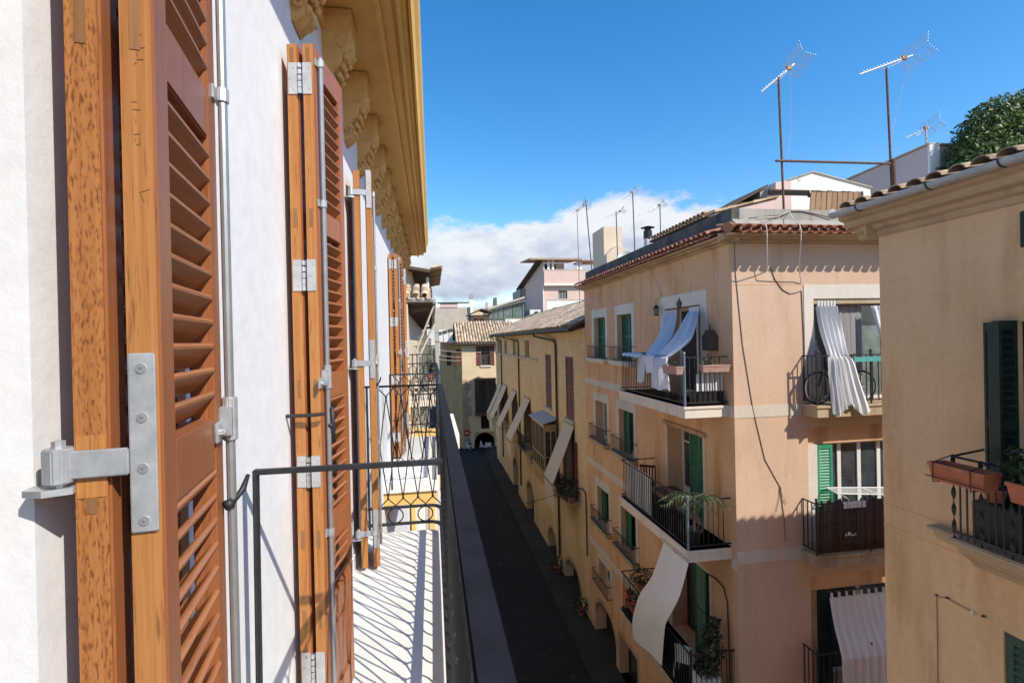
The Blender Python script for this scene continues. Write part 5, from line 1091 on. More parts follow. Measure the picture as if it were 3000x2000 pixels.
def pot(t, x, y, z, r, h, mt):
    q = MB(); q.lathe([(r*.66, 0), (r*.95, h*.82), (r*1.05, h*.83), (r*1.05, h), (r*.9, h), (r*.88, h*.9), (.01, h*.88)], (x, y, z), 16); return q.build('pot', mt, t)
pt = thing('flower_pot', 'round terracotta pot behind the twisted iron bars', 'pot', (4.80, 3.75, -1.85)); pot(pt, 4.80, 3.74, -1.50, .085, .12, M['terra']); q = MB(); q.box(4.70, 4.92, 3.45, 3.86, -1.85, -1.505); q.build('stand', M['black'], pt, bevel=.01)
# ------------------------------------------------------------------ tree on the terrace
tr = thing('terrace_tree', 'dense leafy green tree spilling over a rooftop terrace', 'tree', (17.5, 13.3, 4.75))
q = MB()
for (p, r_) in (([(17.6, 13.4, 4.7), (17.5, 13.3, 5.4), (17.2, 13.2, 6.2), (16.9, 13.0, 6.8)], [.10, .08, .05, .02]), ([(17.6, 13.4, 4.75), (18.1, 13.4, 5.7), (18.6, 13.2, 6.9), (18.7, 13.2, 7.4)], [.09, .07, .04, .015]), ([(17.5, 13.3, 5.2), (16.6, 13.2, 5.7), (16.0, 13.0, 5.9)], [.06, .04, .015])): q.tube(p, r_, 7)
q.build('trunk', M['bark'], tr, smooth=True)
cm = MB(); rr = random.Random(12)
for (x, z, rx_, rz_, n) in ((16.30, 5.45, .55, .55, 420), (16.6, 6.05, .55, .50, 420), (17.05, 6.45, .55, .55, 420), (17.0, 5.5, .75, .6, 500), (17.75, 6.2, .75, .65, 560), (17.8, 5.5, .9, .6, 520), (18.45, 6.7, .50, .50, 380), (18.62, 7.12, .36, .46, 300), (18.6, 5.9, .8, .7, 520), (19.3, 5.7, .8, .55, 420), (17.35, 6.85, .35, .3, 180), (16.05, 5.0, .35, .35, 200), (20.0, 5.9, .8, .5, 320)):
    leaves(cm, (x, 13.25, z), (rx_, .75, rz_), int(n*1.7), .078, rr, shell_=.35)
for _ in range(120):
    a = rr.uniform(0, 6.28); leaves(cm, (17.6+1.55*math.cos(a), 13.1, 5.95+.95*math.sin(a)+.45*math.cos(a)), (.16, .3, .16), 12, .075, rr, shell_=.2)
tagp(cm.build('crown', M['leaf'], tr), kind='stuff')
pg = thing('pergola', 'dark pole and brown timber roof edge beside the terrace tree', 'pergola', (19.3, 13.2, 4.75))
q = MB(); q.bar((18.6, 13.1, 6.98), (20.4, 13.1, 7.75), .10, .08); q.bar((20.3, 13.1, 4.75), (20.3, 13.1, 7.72), .09); q.build('pole', M['old_wood'], pg)
q = MB(); q.prism([(19.15, 6.55), (19.9, 6.95), (21, 7.0), (21, 6.55)], 'Y', 13.6, 15); q.build('roof', M['plank'], pg); q = MB(); q.bar((19.0, 13.55, 6.50), (21, 13.55, 6.52), .05, .10); q.build('beam', M['wood_edge'], pg)
# ------------------------------------------------------------------ antennas
def yagi(label, base, top, tip, back, n_el, el_w, panel, mast_m='rust', r=.026, cable=None):
    t = thing('tv_antenna', label, 'antenna', base, 'television antennas on the roofs')
    q = MB(); q.tube([base, top], r, 8); q.build('mast', M[mast_m], t)
    tip, back, top = Vector(tip), Vector(back), Vector(top); d = (back-tip); dn = d.normalized(); side = Vector((0.45, 1, 0)).normalized(); side = (side-dn*side.dot(dn)).normalized(); v = dn.cross(side)
    q = MB(); q.bar(tip, back, .022, .022); q.tube([tip.lerp(back, .30)-v*0, tip.lerp(back, .45)-Vector((0, 0, .10)), tip.lerp(back, .72)-Vector((0, 0, .07)), tip.lerp(back, .86)], .010, 5); q.build('boom', M['alu'], t)
    for k in range(n_el):
        p = tip.lerp(back, .02+.74*k/max(1, n_el-1)); q = MB(); q.tube([p-side*el_w, p+side*el_w], .006, 4); q.tube([p-v*.03, p+v*.03], .006, 4); q.build('element', M['alu'], t)
    q = MB(); p = tip.lerp(back, .84); q.box(p.x-.06, p.x+.06, p.y-.03, p.y+.03, p.z-.04, p.z+.05); q.build('dipole_box', M['amber'], t)
    q = MB()
    for sg_ in (1, -1):
        o = back; w_ = (v*sg_*.9+dn*.55).normalized()
        q.tube([o-side*panel*.0, o+w_*panel*.62], .010, 4)
        for s_ in (-panel*.75, panel*.75): q.tube([o+side*s_+w_*.05, o+side*s_+w_*panel*.62], .008, 4)
        for k in range(5): q.tube([o-side*panel*.95+w_*(.05+panel*.57*k/4), o+side*panel*.95+w_*(.05+panel*.57*k/4)], .0055, 4)
    q.build('reflector', M['alu'], t)
    if cable: q = MB(); q.tube(cable, .006, 4); q.build('cable', M['cablew'], t)
    return t
yagi('tall antenna on a rusty mast, left of the pair joined by a horizontal pole', (8.33, 11.0, 2.2), (8.24, 11.0, 6.06), (7.79, 11.0, 5.70), (8.66, 11.0, 6.40), 11, .10, .42, cable=[(8.55, 11, 6.25), (8.58, 11.05, 4.9), (8.45, 11.05, 4.0)])
yagi('tall antenna on a rusty mast, right of the pair joined by a horizontal pole', (11.30, 11.0, 2.2), (11.17, 11.0, 6.46), (10.42, 11.0, 6.26), (11.92, 11.0, 6.82), 13, .11, .45, cable=[(11.8, 11, 6.6), (11.5, 11.1, 5.3), (11.3, 11.05, 4.6)])
cp_ = thing('roof_pole', 'horizontal rusty pole tying the two tall antenna masts together', 'pole', (8.1, 11, 4.06))
q = MB(); q.tube([(8.10, 10.96, 4.07), (9.6, 10.96, 4.085), (11.28, 10.96, 4.10)], .030, 8); q.build('pole', M['rust'], cp_)
q = MB(); q.tube([(11.30, 10.94, 2.5), (11.25, 10.94, 4.2)], .045, 8); q.build('brace', M['rust'], cp_)
yagi('small antenna on the mauve wall beside the leafy tree', (15.73, 14.1, 5.85), (15.73, 14.1, 6.55), (14.95, 14.1, 6.10), (15.85, 14.1, 6.5), 6, .10, .40, 'zinc', .03)
yagi('antenna with a drooping arm on a thin mast right of the cream turret', (10.02, 24, 2.2), (9.93, 24, 7.15), (8.98, 24, 6.65), (10.05, 24, 7.2), 3, .05, .25, 'dkmetal', .03)
yagi('antenna with a broad grid on a leaning mast left of the cream turret', (8.51, 26, 2.0), (8.16, 26, 7.2), (7.75, 26, 6.75), (8.1, 26, 7.0), 5, .30, .50, 'dkmetal', .03)
yagi('low pale antenna standing in front of the cream turret', (9.60, 25.3, 2.2), (9.55, 25.3, 6.5), (9.0, 25.3, 6.2), (9.9, 25.3, 6.55), 6, .18, .25, 'dkmetal', .028)
yagi('faint thin antenna behind the cream turret', (9.2, 31, 2), (9.15, 31, 8.0), (8.7, 31, 7.75), (9.2, 31, 8.0), 4, .12, .15, 'dkmetal', .02)
yagi('short antenna just above the row of old tiles behind the parapet', (9.48, 20, 2.2), (9.45, 20, 5.45), (8.55, 20, 5.0), (9.6, 20, 5.5), 5, .10, .2, 'dkmetal', .022)
dh = thing('satellite_dish', 'white satellite dish leaning behind the blackened parapet', 'satellite dish', (9.5, 25, 3.6))
q = MB(); ax_ = Vector((-.35, -.85, .35)).normalized(); sd_ = ax_.cross(Vector((0, 0, 1))).normalized(); uu = sd_.cross(ax_); c0 = Vector((9.75, 24.6, 3.95))
rows = [[c0 - ax_*(.16*(1-(k/5)**2)) + (sd_*math.cos(2*math.pi*j/18)+uu*math.sin(2*math.pi*j/18))*(.42*k/5+.001) for j in range(19)] for k in range(6)]
q.grid(rows); q.build('dish', M['wplastic'], dh, smooth=True); q = MB(); q.tube([c0-uu*.4, c0+ax_*.42], .012, 5); q.tube([(9.80, 24.75, 2.2), c0-ax_*.16], .03, 6); q.build('arm', M['zinc'], dh)
# ------------------------------------------------------------------ things on the peach block's balconies
def curtain(name, label, rows, mt, out, pleats, amp, seed, group='white curtains on the peach block', **kw):
    a = rows[0][0]; t = thing(name, label, 'curtain', a, group)
    drape(rows, pleats=pleats, amp=amp, out=out, seed=seed, **kw).build('cloth', M[mt], t, smooth=True); return t
def loops(t, p, q, n, mt, drop=.12):
    p, q = Vector(p), Vector(q); mb = MB()
    for k in range(n): c = p.lerp(q, (k+.5)/n); mb.box(c.x-.018, c.x+.018, c.y-.018, c.y+.018, c.z-drop, c.z)
    mb.build('tab', M[mt], t)
out = (-.9, 0, .3)
c1 = curtain('curtain', 'left white curtain blown from the street balcony door over the railing', [((6.08, 12.72, .55), (6.08, 12.0, .53)), ((5.75, 12.31, .05), (5.75, 11.62, .0)), ((5.24, 12.05, -.44), (5.24, 11.36, -.45)), ((5.13, 12.16, -.52), (5.13, 11.68, -.52)), ((5.11, 12.30, -1.15), (5.13, 11.9, -1.12))], 'linen_b', out, 6, .035, 1, hem=.02)
loops(c1, (6.08, 12.70, .66), (6.08, 12.02, .66), 6, 'linen_b')
curtain('curtain', 'short white towel end hanging between the two blown curtains', [((5.14, 11.71, -.44), (5.14, 11.32, -.45)), ((5.10, 11.72, -.55), (5.10, 11.32, -.56)), ((5.10, 11.72, -.88), (5.11, 11.32, -.84))], 'linen', (-1, 0, 0), 3, .02, 2)
c2 = curtain('curtain', 'right white curtain swept diagonally from the street balcony door to the railing', [((6.08, 11.42, .55), (6.08, 10.95, .55)), ((5.6, 11.30, -.06), (5.6, 10.42, -.07)), ((5.25, 11.42, -.44), (5.25, 10.62, -.44)), ((5.12, 11.40, -.55), (5.12, 10.62, -.55)), ((5.09, 11.34, -1.22), (5.11, 10.50, -1.18))], 'linen_b', out, 7, .035, 3, hem=.025)
loops(c2, (6.08, 11.42, .67), (6.08, 10.97, .67), 5, 'linen_b')
curtain('cloth', 'pale blue patterned cloth laid along the street balcony railing', [((5.5, 13.4, -.50), (5.5, 12.06, -.48)), ((5.22, 13.42, -.435), (5.22, 12.05, -.425)), ((5.14, 13.42, -.50), (5.14, 12.05, -.52))], 'linen_b', (0, 0, 1), 5, .02, 4, group=None)
w1 = window_box('window_box', 'dusky clay trough hung on the street side of the curtained balcony', 5.00, 5.185, 9.98, 10.66, -.64, .17, M['planter'])
w2 = window_box('window_box', 'dusky clay trough on the near end of the curtained balcony railing', 5.52, 6.15, 9.84, 10.01, -.62, .15, M['planter'])
plant(w1, (5.1, 10.3, -.57), (.06, .2, .06), 40, .03, M['leaf_dk'], 31)
plant(w2, (5.7, 9.95, -.52), (.12, .06, .12), 40, .04, M['leaf_dk'], 32)
bs = thing('balcony_screen', 'short white boarded screen below the clay trough at the balcony end', 'screen', (5.8, 10.1, -1.2))
repeat(MB().box(0, .09, 0, .012, 0, .36), 'board', M['wplastic'], bs, [L(bs, 5.50+.125*k, 10.075, -1.18) for k in range(5)])
bc = thing('storage_crate', 'dark crate on the floor at the near end of the curtained balcony', 'crate', (5.8, 10.2, -1.49)); q = MB(); q.box(5.5, 6.12, 10.10, 10.4, -1.488, -1.22); q.build('crate', M['black'], bc, bevel=.015); q = MB(); q.box(5.49, 6.13, 10.09, 10.41, -1.235, -1.21); q.build('rim', M['black'], bc)
ln_ = thing('hanging_lantern', 'small dark lantern hanging left of the curtained door', 'lantern', (6.05, 13.16, .55))
q = MB(); q.lathe([(.05, .56), (.075, .58), (.075, .60), (.02, .60)], (6.05, 13.16, 0), 8); q.lathe([(.08, .75), (.085, .77), (.03, .84), (.008, .86)], (6.05, 13.16, 0), 8)
for k in range(4): a = k*1.57+.4; q.tube([(6.05+.06*math.cos(a), 13.16+.06*math.sin(a), .60), (6.05+.07*math.cos(a), 13.16+.07*math.sin(a), .76)], .008, 4)
q.tube([(6.05, 13.16, .86), (6.05, 13.16, 1.0), (PX, 13.16, 1.02)], .006, 4); q.build('lantern_frame', M['iron_far'], ln_); q = MB(); q.lathe([(.04, .61), (.05, .74)], (6.05, 13.16, 0), 8); q.build('glass', M['glass2'], ln_)
wl_ = thing('bird_house', 'dark pointed bird house on the wall right of the curtained door', 'bird house', (6.1, 10.55, -.3))
q = MB(); q.prism([(10.38, -.34), (10.38, -.06), (10.36, -.05), (10.53, .12), (10.70, -.05), (10.68, -.06), (10.68, -.34)], 'X', 5.98, PX-.002); q.build('box', M['old_wood'], wl_, bevel=.008); q = MB(); q.tube([(6.09, 10.53, .11), (6.09, 10.53, .2)], .015, 6); q.lathe([(.005, .19), (.025, .205), (.005, .23)], (6.09, 10.53, 0), 8); q.build('finial', M['iron_far'], wl_)
sm_ = thing('shell_plaque', 'small dark scallop shaped plaque over the curtained door', 'plaque', (PX-.02, 12.1, .82))
q = MB(); q.prism([(12.1+.13*math.cos(a)*(.82+.18*abs(math.cos(4*a))), .80+.10*math.sin(a)*(.82+.18*abs(math.cos(4*a)))) for a in [2*math.pi*k/32 for k in range(32)]] , 'X', PX-.035, PX-.0125); q.prism([(12.06, .88), (12.14, .88), (12.10, .96)], 'X', PX-.03, PX-.0126); q.build('plaque', M['iron_far'], sm_)
# balcony below: white panel, table, chair, palm
wp = thing('slatted_panel', 'white slatted panel fixed inside the lower street balcony railing', 'screen', (5.25, 12.9, -4.5))
repeat(MB().box(-.01, .01, -.042, .042, 0, .92), 'slat', M['wplastic'], wp, [L(wp, 5.255, 11.98+.135*k, -4.47) for k in range(12)])
q = MB(); q.box(5.238, 5.272, 11.90, 13.52, -3.55, -3.46); q.build('top_board', M['wplastic'], wp)
def chair(name, label, x, y, z, rz, mt):
    t = thing(name, label, 'chair', (x, y, z), None, rz, True)
    for sx in (-.2, .2):
        for sy in (-.2, .2): q = MB(); q.tube([(sx*1.1, sy*1.1, 0), (sx, sy, .44)], .016, 6); q.build('leg', mt, t)
    q = MB(); q.box(-.23, .23, -.23, .23, .44, .47); q.build('seat', mt, t, bevel=.01)
    q = MB()
    for k in range(6): q.box(-.2+.078*k, -.188+.078*k+.02, .205, .225, .4705, .86)
    q.box(-.22, .22, .20, .23, .8605, .92); q.build('backrest', mt, t)
    return t
chair('garden_chair', 'dark slatted chair in the far corner of the lower street balcony', 5.75, 13.35, -4.5, -.6, M['brown'])
tbl = thing('side_table', 'small dark table in the middle of the lower street balcony', 'table', (5.75, 11.9, -4.5)); q = MB(); q.box(5.45, 6.0, 11.5, 12.2, -3.84, -3.80); q.build('tabletop', M['black'], tbl)
for sx, sy in ((5.48, 11.53), (5.97, 11.53), (5.48, 12.17), (5.97, 12.17)): q = MB(); q.box(sx-.015, sx+.015, sy-.015, sy+.015, -4.5, -3.841); q.build('leg', M['black'], tbl)
pp_ = thing('potted_palm', 'potted palm with drooping fronds at the corner of the lower street balcony', 'plant', (5.5, 10.35, -4.5))
pot(pp_, 5.48, 10.28, -4.5, .17, .36, M['black']); q = MB(); q.tube([(5.48, 10.28, -4.2), (5.50, 10.27, -3.75), (5.50, 10.25, -3.45)], [.035, .03, .02], 7); q.build('stem', M['bark'], pp_)
rr = random.Random(77)
for k in range(15):
    a = 2*math.pi*k/15+rr.uniform(-.2, .2); l = rr.uniform(.55, .85); mb = MB(); b0 = Vector((5.50, 10.25, -3.48)); dirv = Vector((math.cos(a), math.sin(a), 0)); pts = [b0+dirv*l*s+Vector((0, 0, .34*s-.52*s*s*rr.uniform(.8, 1.2))) for s in [0, .2, .4, .6, .8, 1]]
    mb.tube(pts, [.007, .006, .005, .004, .003, .002], 4); sdv = dirv.cross(Vector((0, 0, 1)))
    for i in range(1, 12):
        s = i/12; p = pts[0].lerp(pts[5], s); f = s*5; j = min(int(f), 4); p = pts[j].lerp(pts[j+1], f-j); w_ = .20*math.sin(math.pi*min(1, s*.85+.12))
        for sg_ in (1, -1): e = p+sdv*sg_*w_*.8+dirv*w_*.7-Vector((0, 0, w_*.55)); n_ = dirv*.014; mb.add([p-n_, p+n_, e], [(0, 1, 2)])
    mb.build('frond', M['palm'], pp_)
# canvas sail from that balcony down over the next railing
cs = thing('canvas_sail', 'big off-white canvas sail hung from one street balcony over the railing below', 'awning', (5.15, 10.5, -4.75))
rows = [((5.17, 11.10, -4.74), (5.17, 9.95, -4.74)), ((5.02, 11.45, -5.66), (5.0, 9.98, -5.36)), ((4.92, 11.94, -6.32), (4.9, 10.10, -5.72)), ((4.90, 12.36, -7.10), (4.9, 10.48, -6.22)), ((4.95, 12.56, -7.62), (4.94, 10.68, -6.62)), ((4.99, 12.60, -7.80), (5.0, 10.96, -7.46))]
drape(rows, pleats=1.6, amp=.012, out=(-1, 0, .2), seed=9, n=26, hem=.02).build('canvas', M['canvas_w'], cs, smooth=True)
q = MB(); q.tube([(5.16, 9.93, -4.68), (5.16, 11.18, -4.69)], .018, 6); q.build('top_bar', M['zinc'], cs)
fb = thing('flower_box', 'trough of orange red flowers on the lowest street balcony', 'planter', (5.25, 13.6, -7.0)); 
q = MB(); q.box(5.22, 5.40, 12.9, 13.75, -7.5, -7.32); q.build('trough', M['terra'], fb); plant(fb, (5.3, 13.3, -7.12), (.16, .45, .2), 200, .05, M['leaf_dk'], 41)
q = MB(); rr = random.Random(6)
for _ in range(24): x, y, z = 5.16+rr.uniform(-.03, .1), 13.3+rr.choice((-.22, .25))+rr.uniform(-.09, .09), -7.1+rr.uniform(-.1, .1); q.lathe([(.005, -.02), (.035, 0), (.02, .02), (.004, .022)], (x, y, z), 6)
tagp(q.build('blossom', M['flower'], fb), kind='stuff')
sp_ = thing('hanging_plant', 'trailing dark plant on the railing at the far end of the lowest street balcony', 'plant', (5.6, 13.7, -6.8)); plant(sp_, (5.65, 13.6, -6.72), (.35, .25, .30), 260, .05, M['leaf_dk'], 43); pot(sp_, 5.65, 13.6, -7.1, .13, .2, M['terra'])
bp = thing('potted_shrub', 'tall leafy shrub in a white planter on the lowest street balcony', 'plant', (5.7, 10.25, -7.76))
q = MB(); q.box(5.45, 5.95, 10.05, 10.45, -7.755, -7.30); q.build('planter', M['wplastic'], bp, bevel=.02); q = MB(); q.tube([(5.7, 10.25, -7.3), (5.72, 10.22, -6.8), (5.70, 10.2, -6.3)], [.03, .022, .01], 6); q.build('stem', M['bark'], bp)
cm = MB(); rr = random.Random(8)
for (x, y, z, r_, n) in ((5.68, 10.25, -7.05, .30, 260), (5.75, 10.15, -6.7, .28, 260), (5.80, 10.2, -6.4, .22, 170), (5.82, 10.1, -6.1, .12, 60)): leaves(cm, (x, y, z), (r_, r_, r_), n, .06, rr, shell_=.35)
tagp(cm.build('foliage', M['leaf_dk'], bp), kind='stuff')
def patio_chair(label, x, y, z, rz):
    t = thing('patio_chair', label, 'chair', (x, y, z), None, rz, True)
    rows = [[(.23*math.sin(a), .20*math.cos(a)*.9+.03, zz) for a in [-1.9+3.8*k/16 for k in range(17)]] for zz in (.42, .55, .66)]
    rows.append([(.23*math.sin(a), .21*math.cos(a)*.95+.05, .66+.20*max(0, math.cos(a))**.7) for a in [-1.9+3.8*k/16 for k in range(17)]])
    q = MB(); q.grid(rows); q.grid([[(p[0]*.94, p[1]*.94, p[2]) for p in r] for r in rows]); q.build('backrest', M['wplastic'], t, smooth=True); q = MB(); q.box(-.21, .21, -.21, .2, .40, .425); q.build('seat', M['wplastic'], t, bevel=.02)
    for sx in (-.19, .19):
        for sy in (-.19, .18): q = MB(); q.tube([(sx*1.15, sy*1.15, 0), (sx, sy, .40)], .02, 6); q.build('leg', M['wplastic'], t)
patio_chair('rounded white patio chair beside the white planter on the lowest balcony', 5.55, 10.9, -7.76, 2.4)
# ------------------------------------------------------------------ the alley side: curtains, bicycle, reeds, rack
e1 = curtain('curtain', 'long white curtain draped over the alley balcony railing in the sun', [((8.11, 9.78, .56), (8.60, 9.78, .56)), ((8.12, 9.70, .12), (8.66, 9.70, .05)), ((8.08, 9.44, -.42), (8.52, 9.44, -.42)), ((8.03, 9.36, -.60), (8.60, 9.36, -.62)), ((8.04, 9.33, -1.05), (8.72, 9.33, -1.02)), ((8.08, 9.31, -1.60), (8.93, 9.31, -1.62))], 'linen', (0, -1, 0), 5, .05, 5, hem=.10, n=44)
loops(e1, (8.12, 9.78, .68), (8.58, 9.78, .68), 6, 'linen')
e2 = curtain('curtain', 'second white curtain slanting down beside the corner of the sand house', [((9.46, 9.78, .56), (9.95, 9.78, .56)), ((9.52, 9.70, .1), (10.0, 9.70, .05)), ((9.60, 9.56, -.42), (10.1, 9.56, -.42))], 'linen', (0, -1, 0), 4, .03, 6)
curtain('net_curtain', 'grey net curtains hanging inside the alley balcony door', [((8.68, 10.02, .62), (9.42, 10.02, .62)), ((8.68, 10.02, -.4), (9.42, 10.02, -.4)), ((8.68, 10.02, -1.45), (9.42, 10.02, -1.45))], 'linen_g', (0, -1, 0), 9, .025, 7, group=None)
e3 = curtain('curtain', 'large off-white tab curtain hung by loops over the lowest alley balcony', [((8.26, 9.76, -5.66), (10.4, 9.76, -5.66)), ((8.24, 9.60, -6.2), (10.4, 9.60, -6.2)), ((8.20, 9.38, -6.66), (10.4, 9.38, -6.66)), ((8.18, 9.345, -6.9), (10.4, 9.345, -6.9)), ((8.18, 9.34, -7.9), (10.4, 9.34, -7.9))], 'canvas_w', (0, -1, 0), 12, .022, 8, n=60)
loops(e3, (8.24, 9.76, -5.56), (10.4, 9.76, -5.56), 12, 'canvas_w', .14)
q = MB(); q.tube([(8.15, 9.77, -5.54), (10.6, 9.77, -5.54)], .012, 6); q.build('rod', M['iron_far'], e3)
bk = thing('bicycle', 'bicycle standing behind the alley balcony railing, front wheel in view', 'bicycle', (8.4, 9.6, -1.5))
for cx in (7.98, 9.02):
    q = MB(); q.tube([(cx+.325*math.cos(a), 9.62, -1.16+.325*math.sin(a)) for a in [2*math.pi*k/30 for k in range(31)]], .022, 7, cap=False); wh = q.build('wheel', M['rubber'], bk)
    q = MB(); q.tube([(cx+.298*math.cos(a), 9.62, -1.16+.298*math.sin(a)) for a in [2*math.pi*k/30 for k in range(31)]], .010, 5, cap=False); q.tube([(cx, 9.585, -1.16), (cx, 9.655, -1.16)], .022, 8)
    for k in range(16): a = 2*math.pi*k/16; q.bar((cx, 9.60 if k % 2 else 9.64, -1.16), (cx+.29*math.cos(a), 9.62, -1.16+.29*math.sin(a)), .0035)
    q.build('rim', M['zinc'], wh)
q = MB(); H = Vector((8.16, 9.62, -.62)); S = Vector((8.78, 9.62, -.60)); B_ = Vector((8.56, 9.62, -1.20))
for a, b in ((H, S), (H+Vector((.02, 0, -.10)), B_), (S, B_), (B_, Vector((9.02, 9.62, -1.16))), (S, Vector((9.02, 9.62, -1.16))), (H, Vector((7.98, 9.62, -1.16)))): q.tube([a, b], .017, 7)
q.build('frame', M['black'], bk); q = MB(); q.tube([(8.05, 9.45, -.52), (8.12, 9.55, -.50), (8.14, 9.62, -.54), (8.12, 9.70, -.50), (8.05, 9.78, -.52)], .014, 6); q.tube([H, (8.14, 9.62, -.52)], .016, 6); q.build('handlebar', M['black'], bk); q = MB(); q.prism([(8.66, -.52), (8.92, -.50), (8.94, -.46), (8.66, -.49)], 'Y', 9.56, 9.68); q.tube([S, (8.80, 9.62, -.5)], .014, 6); q.build('saddle', M['black'], bk, bevel=.01)
sk_ = thing('storage_bag', 'grey white covered bundle leaning in the corner behind the bicycle', 'bundle', (8.05, 9.75, -1.0)); q = MB(); q.lathe([(.10, -1.5), (.17, -1.2), (.18, -.75), (.12, -.42), (.05, -.25), (.06, -.15), (.02, -.12)], (8.06, 9.80, 0), 12); q.build('cover', M['linen_g'], sk_, smooth=True)
tn_ = thing('railing_net', 'strip of teal netting along the top of the alley balcony railing', 'net', (8.7, 9.42, -.6)); q = MB(); q.box(8.66, 10.2, 9.408, 9.416, -.62, -.52); q.build('strip', M['teal'], tn_)
rk_ = thing('reed_screen', 'dark reed screen tied along the middle alley balcony railing', 'screen', (8.8, 9.41, -4.5)); rr = random.Random(15); pl = []
rb_ = MB(); rb_.tube([(0, 0, 0), (0.004, .002, .5), (0, 0, 1.0)], [.024, .023, .020], 6)
for k in range(46): m_ = Matrix.Translation(L(rk_, 7.745+.048*k, 9.405+rr.uniform(-.006, .006), -4.53)) @ Matrix.Diagonal((rr.uniform(.8, 1.1), 1, rr.uniform(.97, 1.10), 1)); pl.append(m_)
repeat(rb_, 'reed', M['reed'], rk_, pl, smooth=True)
q = MB()
for z in (-4.3, -4.0, -3.7): q.tube([(7.72, 9.378, z), (9.95, 9.378, z)], .006, 5)
q.build('binding_wire', M['cabled'], rk_)
dr_ = thing('drying_rack', 'white folding drying rack above the dark reed screen', 'drying rack', (8.8, 9.55, -3.5))
q = MB(); P_ = [(8.28, 9.50, -3.36), (9.9, 9.50, -3.50), (9.9, 9.80, -3.42), (8.28, 9.80, -3.32)]
for a, b in zip(P_, P_[1:]+P_[:1]): q.tube([a, b], .012, 6)
q.build('frame', M['wplastic'], dr_)
for k in range(1, 7):
    q = MB(); y = 9.50+.30*k/7; q.tube([(8.28, y, -3.36+.04*k/7), (9.9, y, -3.50+.08*k/7)], .005, 4); q.build('rung', M['wplastic'], dr_)
q = MB(); q.tube([(8.35, 9.5, -3.36), (8.75, 9.6, -3.62)], .01, 5); q.tube([(9.1, 9.78, -3.36), (9.5, 9.5, -3.52)], .01, 5); q.box(8.32, 8.85, 9.385, 9.40, -3.64, -3.50); q.build('strut', M['wplastic'], dr_)
sl_ = thing('small_sign', 'tiny white marked plate fixed low on the dark reed screen', 'sign', (8.42, 9.37, -4.2)); q = MB(); q.box(8.30, 8.62, 9.366, 9.374, -4.26, -4.11); q.build('plate', M['black'], sl_)
q = MB(); 
for (x, z, w_, h) in ((8.34, -4.20, .03, .05), (8.40, -4.19, .05, .07), (8.47, -4.21, .02, .05), (8.51, -4.20, .04, .02), (8.57, -4.19, .015, .04)): q.box(x, x+w_, 9.362, 9.3655, z, z+h)
q.build('mark', M['wplastic'], sl_)
# ------------------------------------------------------------------ cables
def cable(label, pts, r, mt, name='cable'):
    t = thing(name, label, 'cable', pts[0]); mb = MB(); mb.tube(pts, r, 5); mb.build('strand', M[mt], t); return t
YE = PY-.012
cable('thin brown cable running down the sunlit peach end wall to a splayed knot', [(6.27, YE, 1.9), (6.28, YE, 1.28), (6.41, YE, -.22), (6.62, YE, -1.58), (6.87, YE, -2.64), (7.21, YE, -3.24), (7.24, YE, -3.5), (7.29, YE, -3.93), (7.31, YE, -4.4)], .008, 'cablec')
cable('frayed cable ends at the knot on the peach end wall', [(7.10, YE-.01, -3.75), (7.20, YE-.015, -3.4), (7.21, YE-.02, -3.22), (7.23, YE-.015, -3.4), (7.34, YE-.01, -3.6)], .006, 'cablec')
cable('left pale cable hanging from the red tiles of the peach end wall', [(6.58, PY-.30, 2.36), (6.55, PY-.62, 2.17), (6.55, PY-.66, 2.08), (6.57, PY-.64, 1.9), (6.70, PY-.45, 1.62), (6.88, PY-.20, 1.44), (7.01, YE, 1.33)], .010, 'cablew')
cable('right pale cable hanging from the red tiles above the curtained alley door', [(7.60, PY+.05, 2.6), (7.40, PY-.3, 2.36), (7.30, PY-.62, 2.17), (7.30, PY-.66, 2.05), (7.32, PY-.63, 1.85), (7.50, PY-.35, 1.5), (7.70, PY-.10, 1.2), (7.80, YE, 1.06)], .010, 'cablew')
cable('brown cable looping across the peach end wall to the white window frame', [(7.08, YE, 1.42), (7.10, YE, 1.36), (7.18, YE, 1.15), (7.35, YE, .93), (7.52, YE, .84), (7.66, YE, .86), (7.78, YE, .90), (7.80, YE, .90), (7.83, YE, -.1), (7.83, YE, -1.45)], .009, 'cablec')
cable('dark cable clipped along the grey end parapet', [(6.6, PY-.02, 2.42), (7.0, PY+.0, 2.47), (7.45, PY+.035, 2.52), (7.6, PY+.05, 2.60), (7.9, PY+.05, 2.60), (8.2, PY+.045, 2.55), (8.6, PY+.03, 2.47)], .010, 'cabled')
cable('pale cable sagging between the grey end parapet and the red tiles', [(7.6, PY+.045, 2.60), (7.3, PY+.02, 2.48), (6.62, PY-.30, 2.37)], .008, 'cablew')
cable('thin wire looping under the cornice of the peach street front', [(5.95, 13.7, 2.22), (5.92, 13.9, 2.10), (6.0, 14.0, 1.98), (6.16, 13.8, 1.88), (6.18, 13.1, 1.1)], .008, 'cablew')
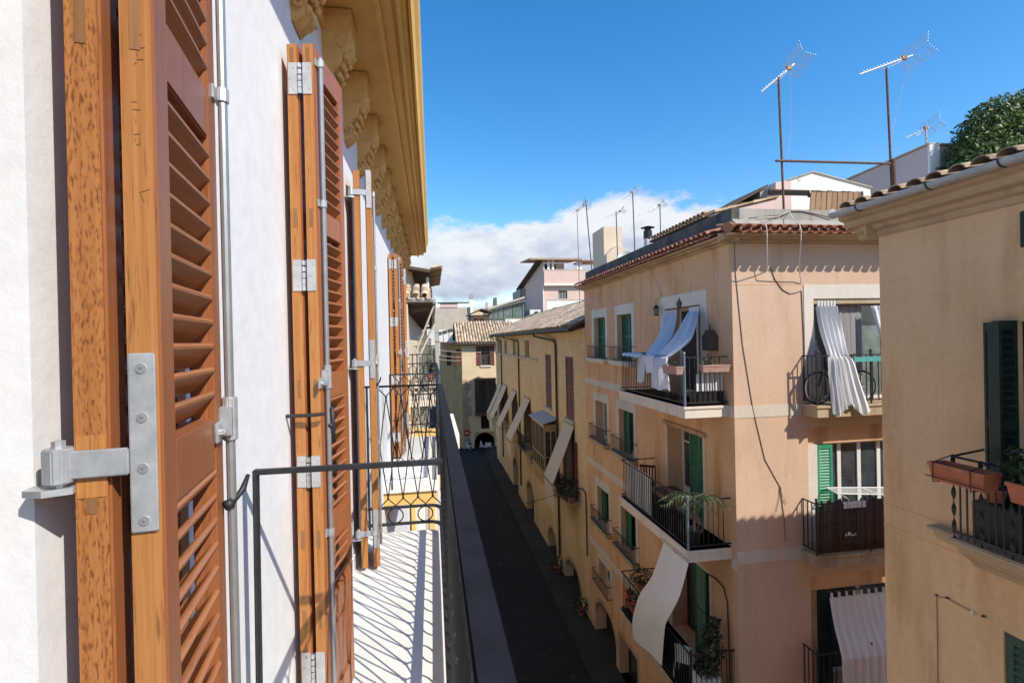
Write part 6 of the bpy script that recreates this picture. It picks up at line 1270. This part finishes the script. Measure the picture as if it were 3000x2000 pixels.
cable('dark bent pipe on the peach street front below the canvas sail', [(6.17, 11.0, -5.5), (6.16, 10.6, -5.45), (6.16, 10.30, -5.50), (6.16, 10.17, -5.75), (6.16, 10.13, -6.8), (6.16, 10.13, -9.5)], .016, 'cabled', 'conduit')
cable('black service cable strung across the street to the sandstone house', sag((WX, 20.5, -6.9), (6.15, 22.2, -6.7), .30, 14), .012, 'cabled')
cable('bent dark conduit at the joint of the sandstone house and the peach block', [(5.9, 21.6, -6.5), (6.12, 20.9, -6.35), (6.14, 20.45, -6.4), (6.14, 20.40, -6.9), (6.14, 20.4, -9.0)], .03, 'cabled', 'conduit')
for k, (z0, z1, dy) in enumerate(((-.5, -1.0, 0), (-.9, -1.3, 1.0), (-1.25, -1.45, 2.2))): cable(('highest', 'middle', 'lowest')[k] + ' pale wire of three strung before the sunlit end house', sag((-.4, 40+dy, z0), (5.6, 47+dy, z1), .25+.1*k, 12), .014, 'cablew')
wlp = thing('wall_lantern', 'small street lantern bracketed on the sandstone house below the timber bay', 'lantern', (5.7, 29.5, -6.9))
q = MB(); q.tube([(PX, 29.5, -7.6), (5.75, 29.5, -7.5), (5.7, 29.5, -7.35)], .02, 5); q.build('bracket', M['iron_far'], wlp); q = MB(); q.lathe([(.06, -7.33), (.14, -7.0)], (5.7, 29.5, 0), 6); q.build('glass', M['glass2'], wlp); q = MB(); q.lathe([(.19, -6.995), (.05, -6.82), (.02, -6.76)], (5.7, 29.5, 0), 6); q.build('cap', M['iron_far'], wlp)
def street_plant(label, x, y, z, r, seed, n=160):
    t = thing('potted_plant', label, 'plant', (x, y, z)); pot(t, x, y, z, .16, .26, M['terra']); plant(t, (x, y, z+.42), (r, r, r*1.1), n, .075, M['leaf_dk'], seed); return t
sb = MB()
street_plant('dark bushy plant on the ledge under the nearest slanting awning', 5.85, 22.9, -7.14, .42, 51)
street_plant('leafy plant near the railing beside the maroon lower shutter', 5.80, 21.5, -7.14, .36, 52)
street_plant('dark plant standing by the arched opening of the sandstone house', 5.9, 24.8, G+.1, .4, 53)
street_plant('small plant standing between the two near arches at street level', 5.95, 20.8, G+.1, .35, 54)
gp_ = street_plant('small green plant in a terracotta pot on the farthest iron balcony', -.10, 14.6, -1.15, .18, 55, 120)
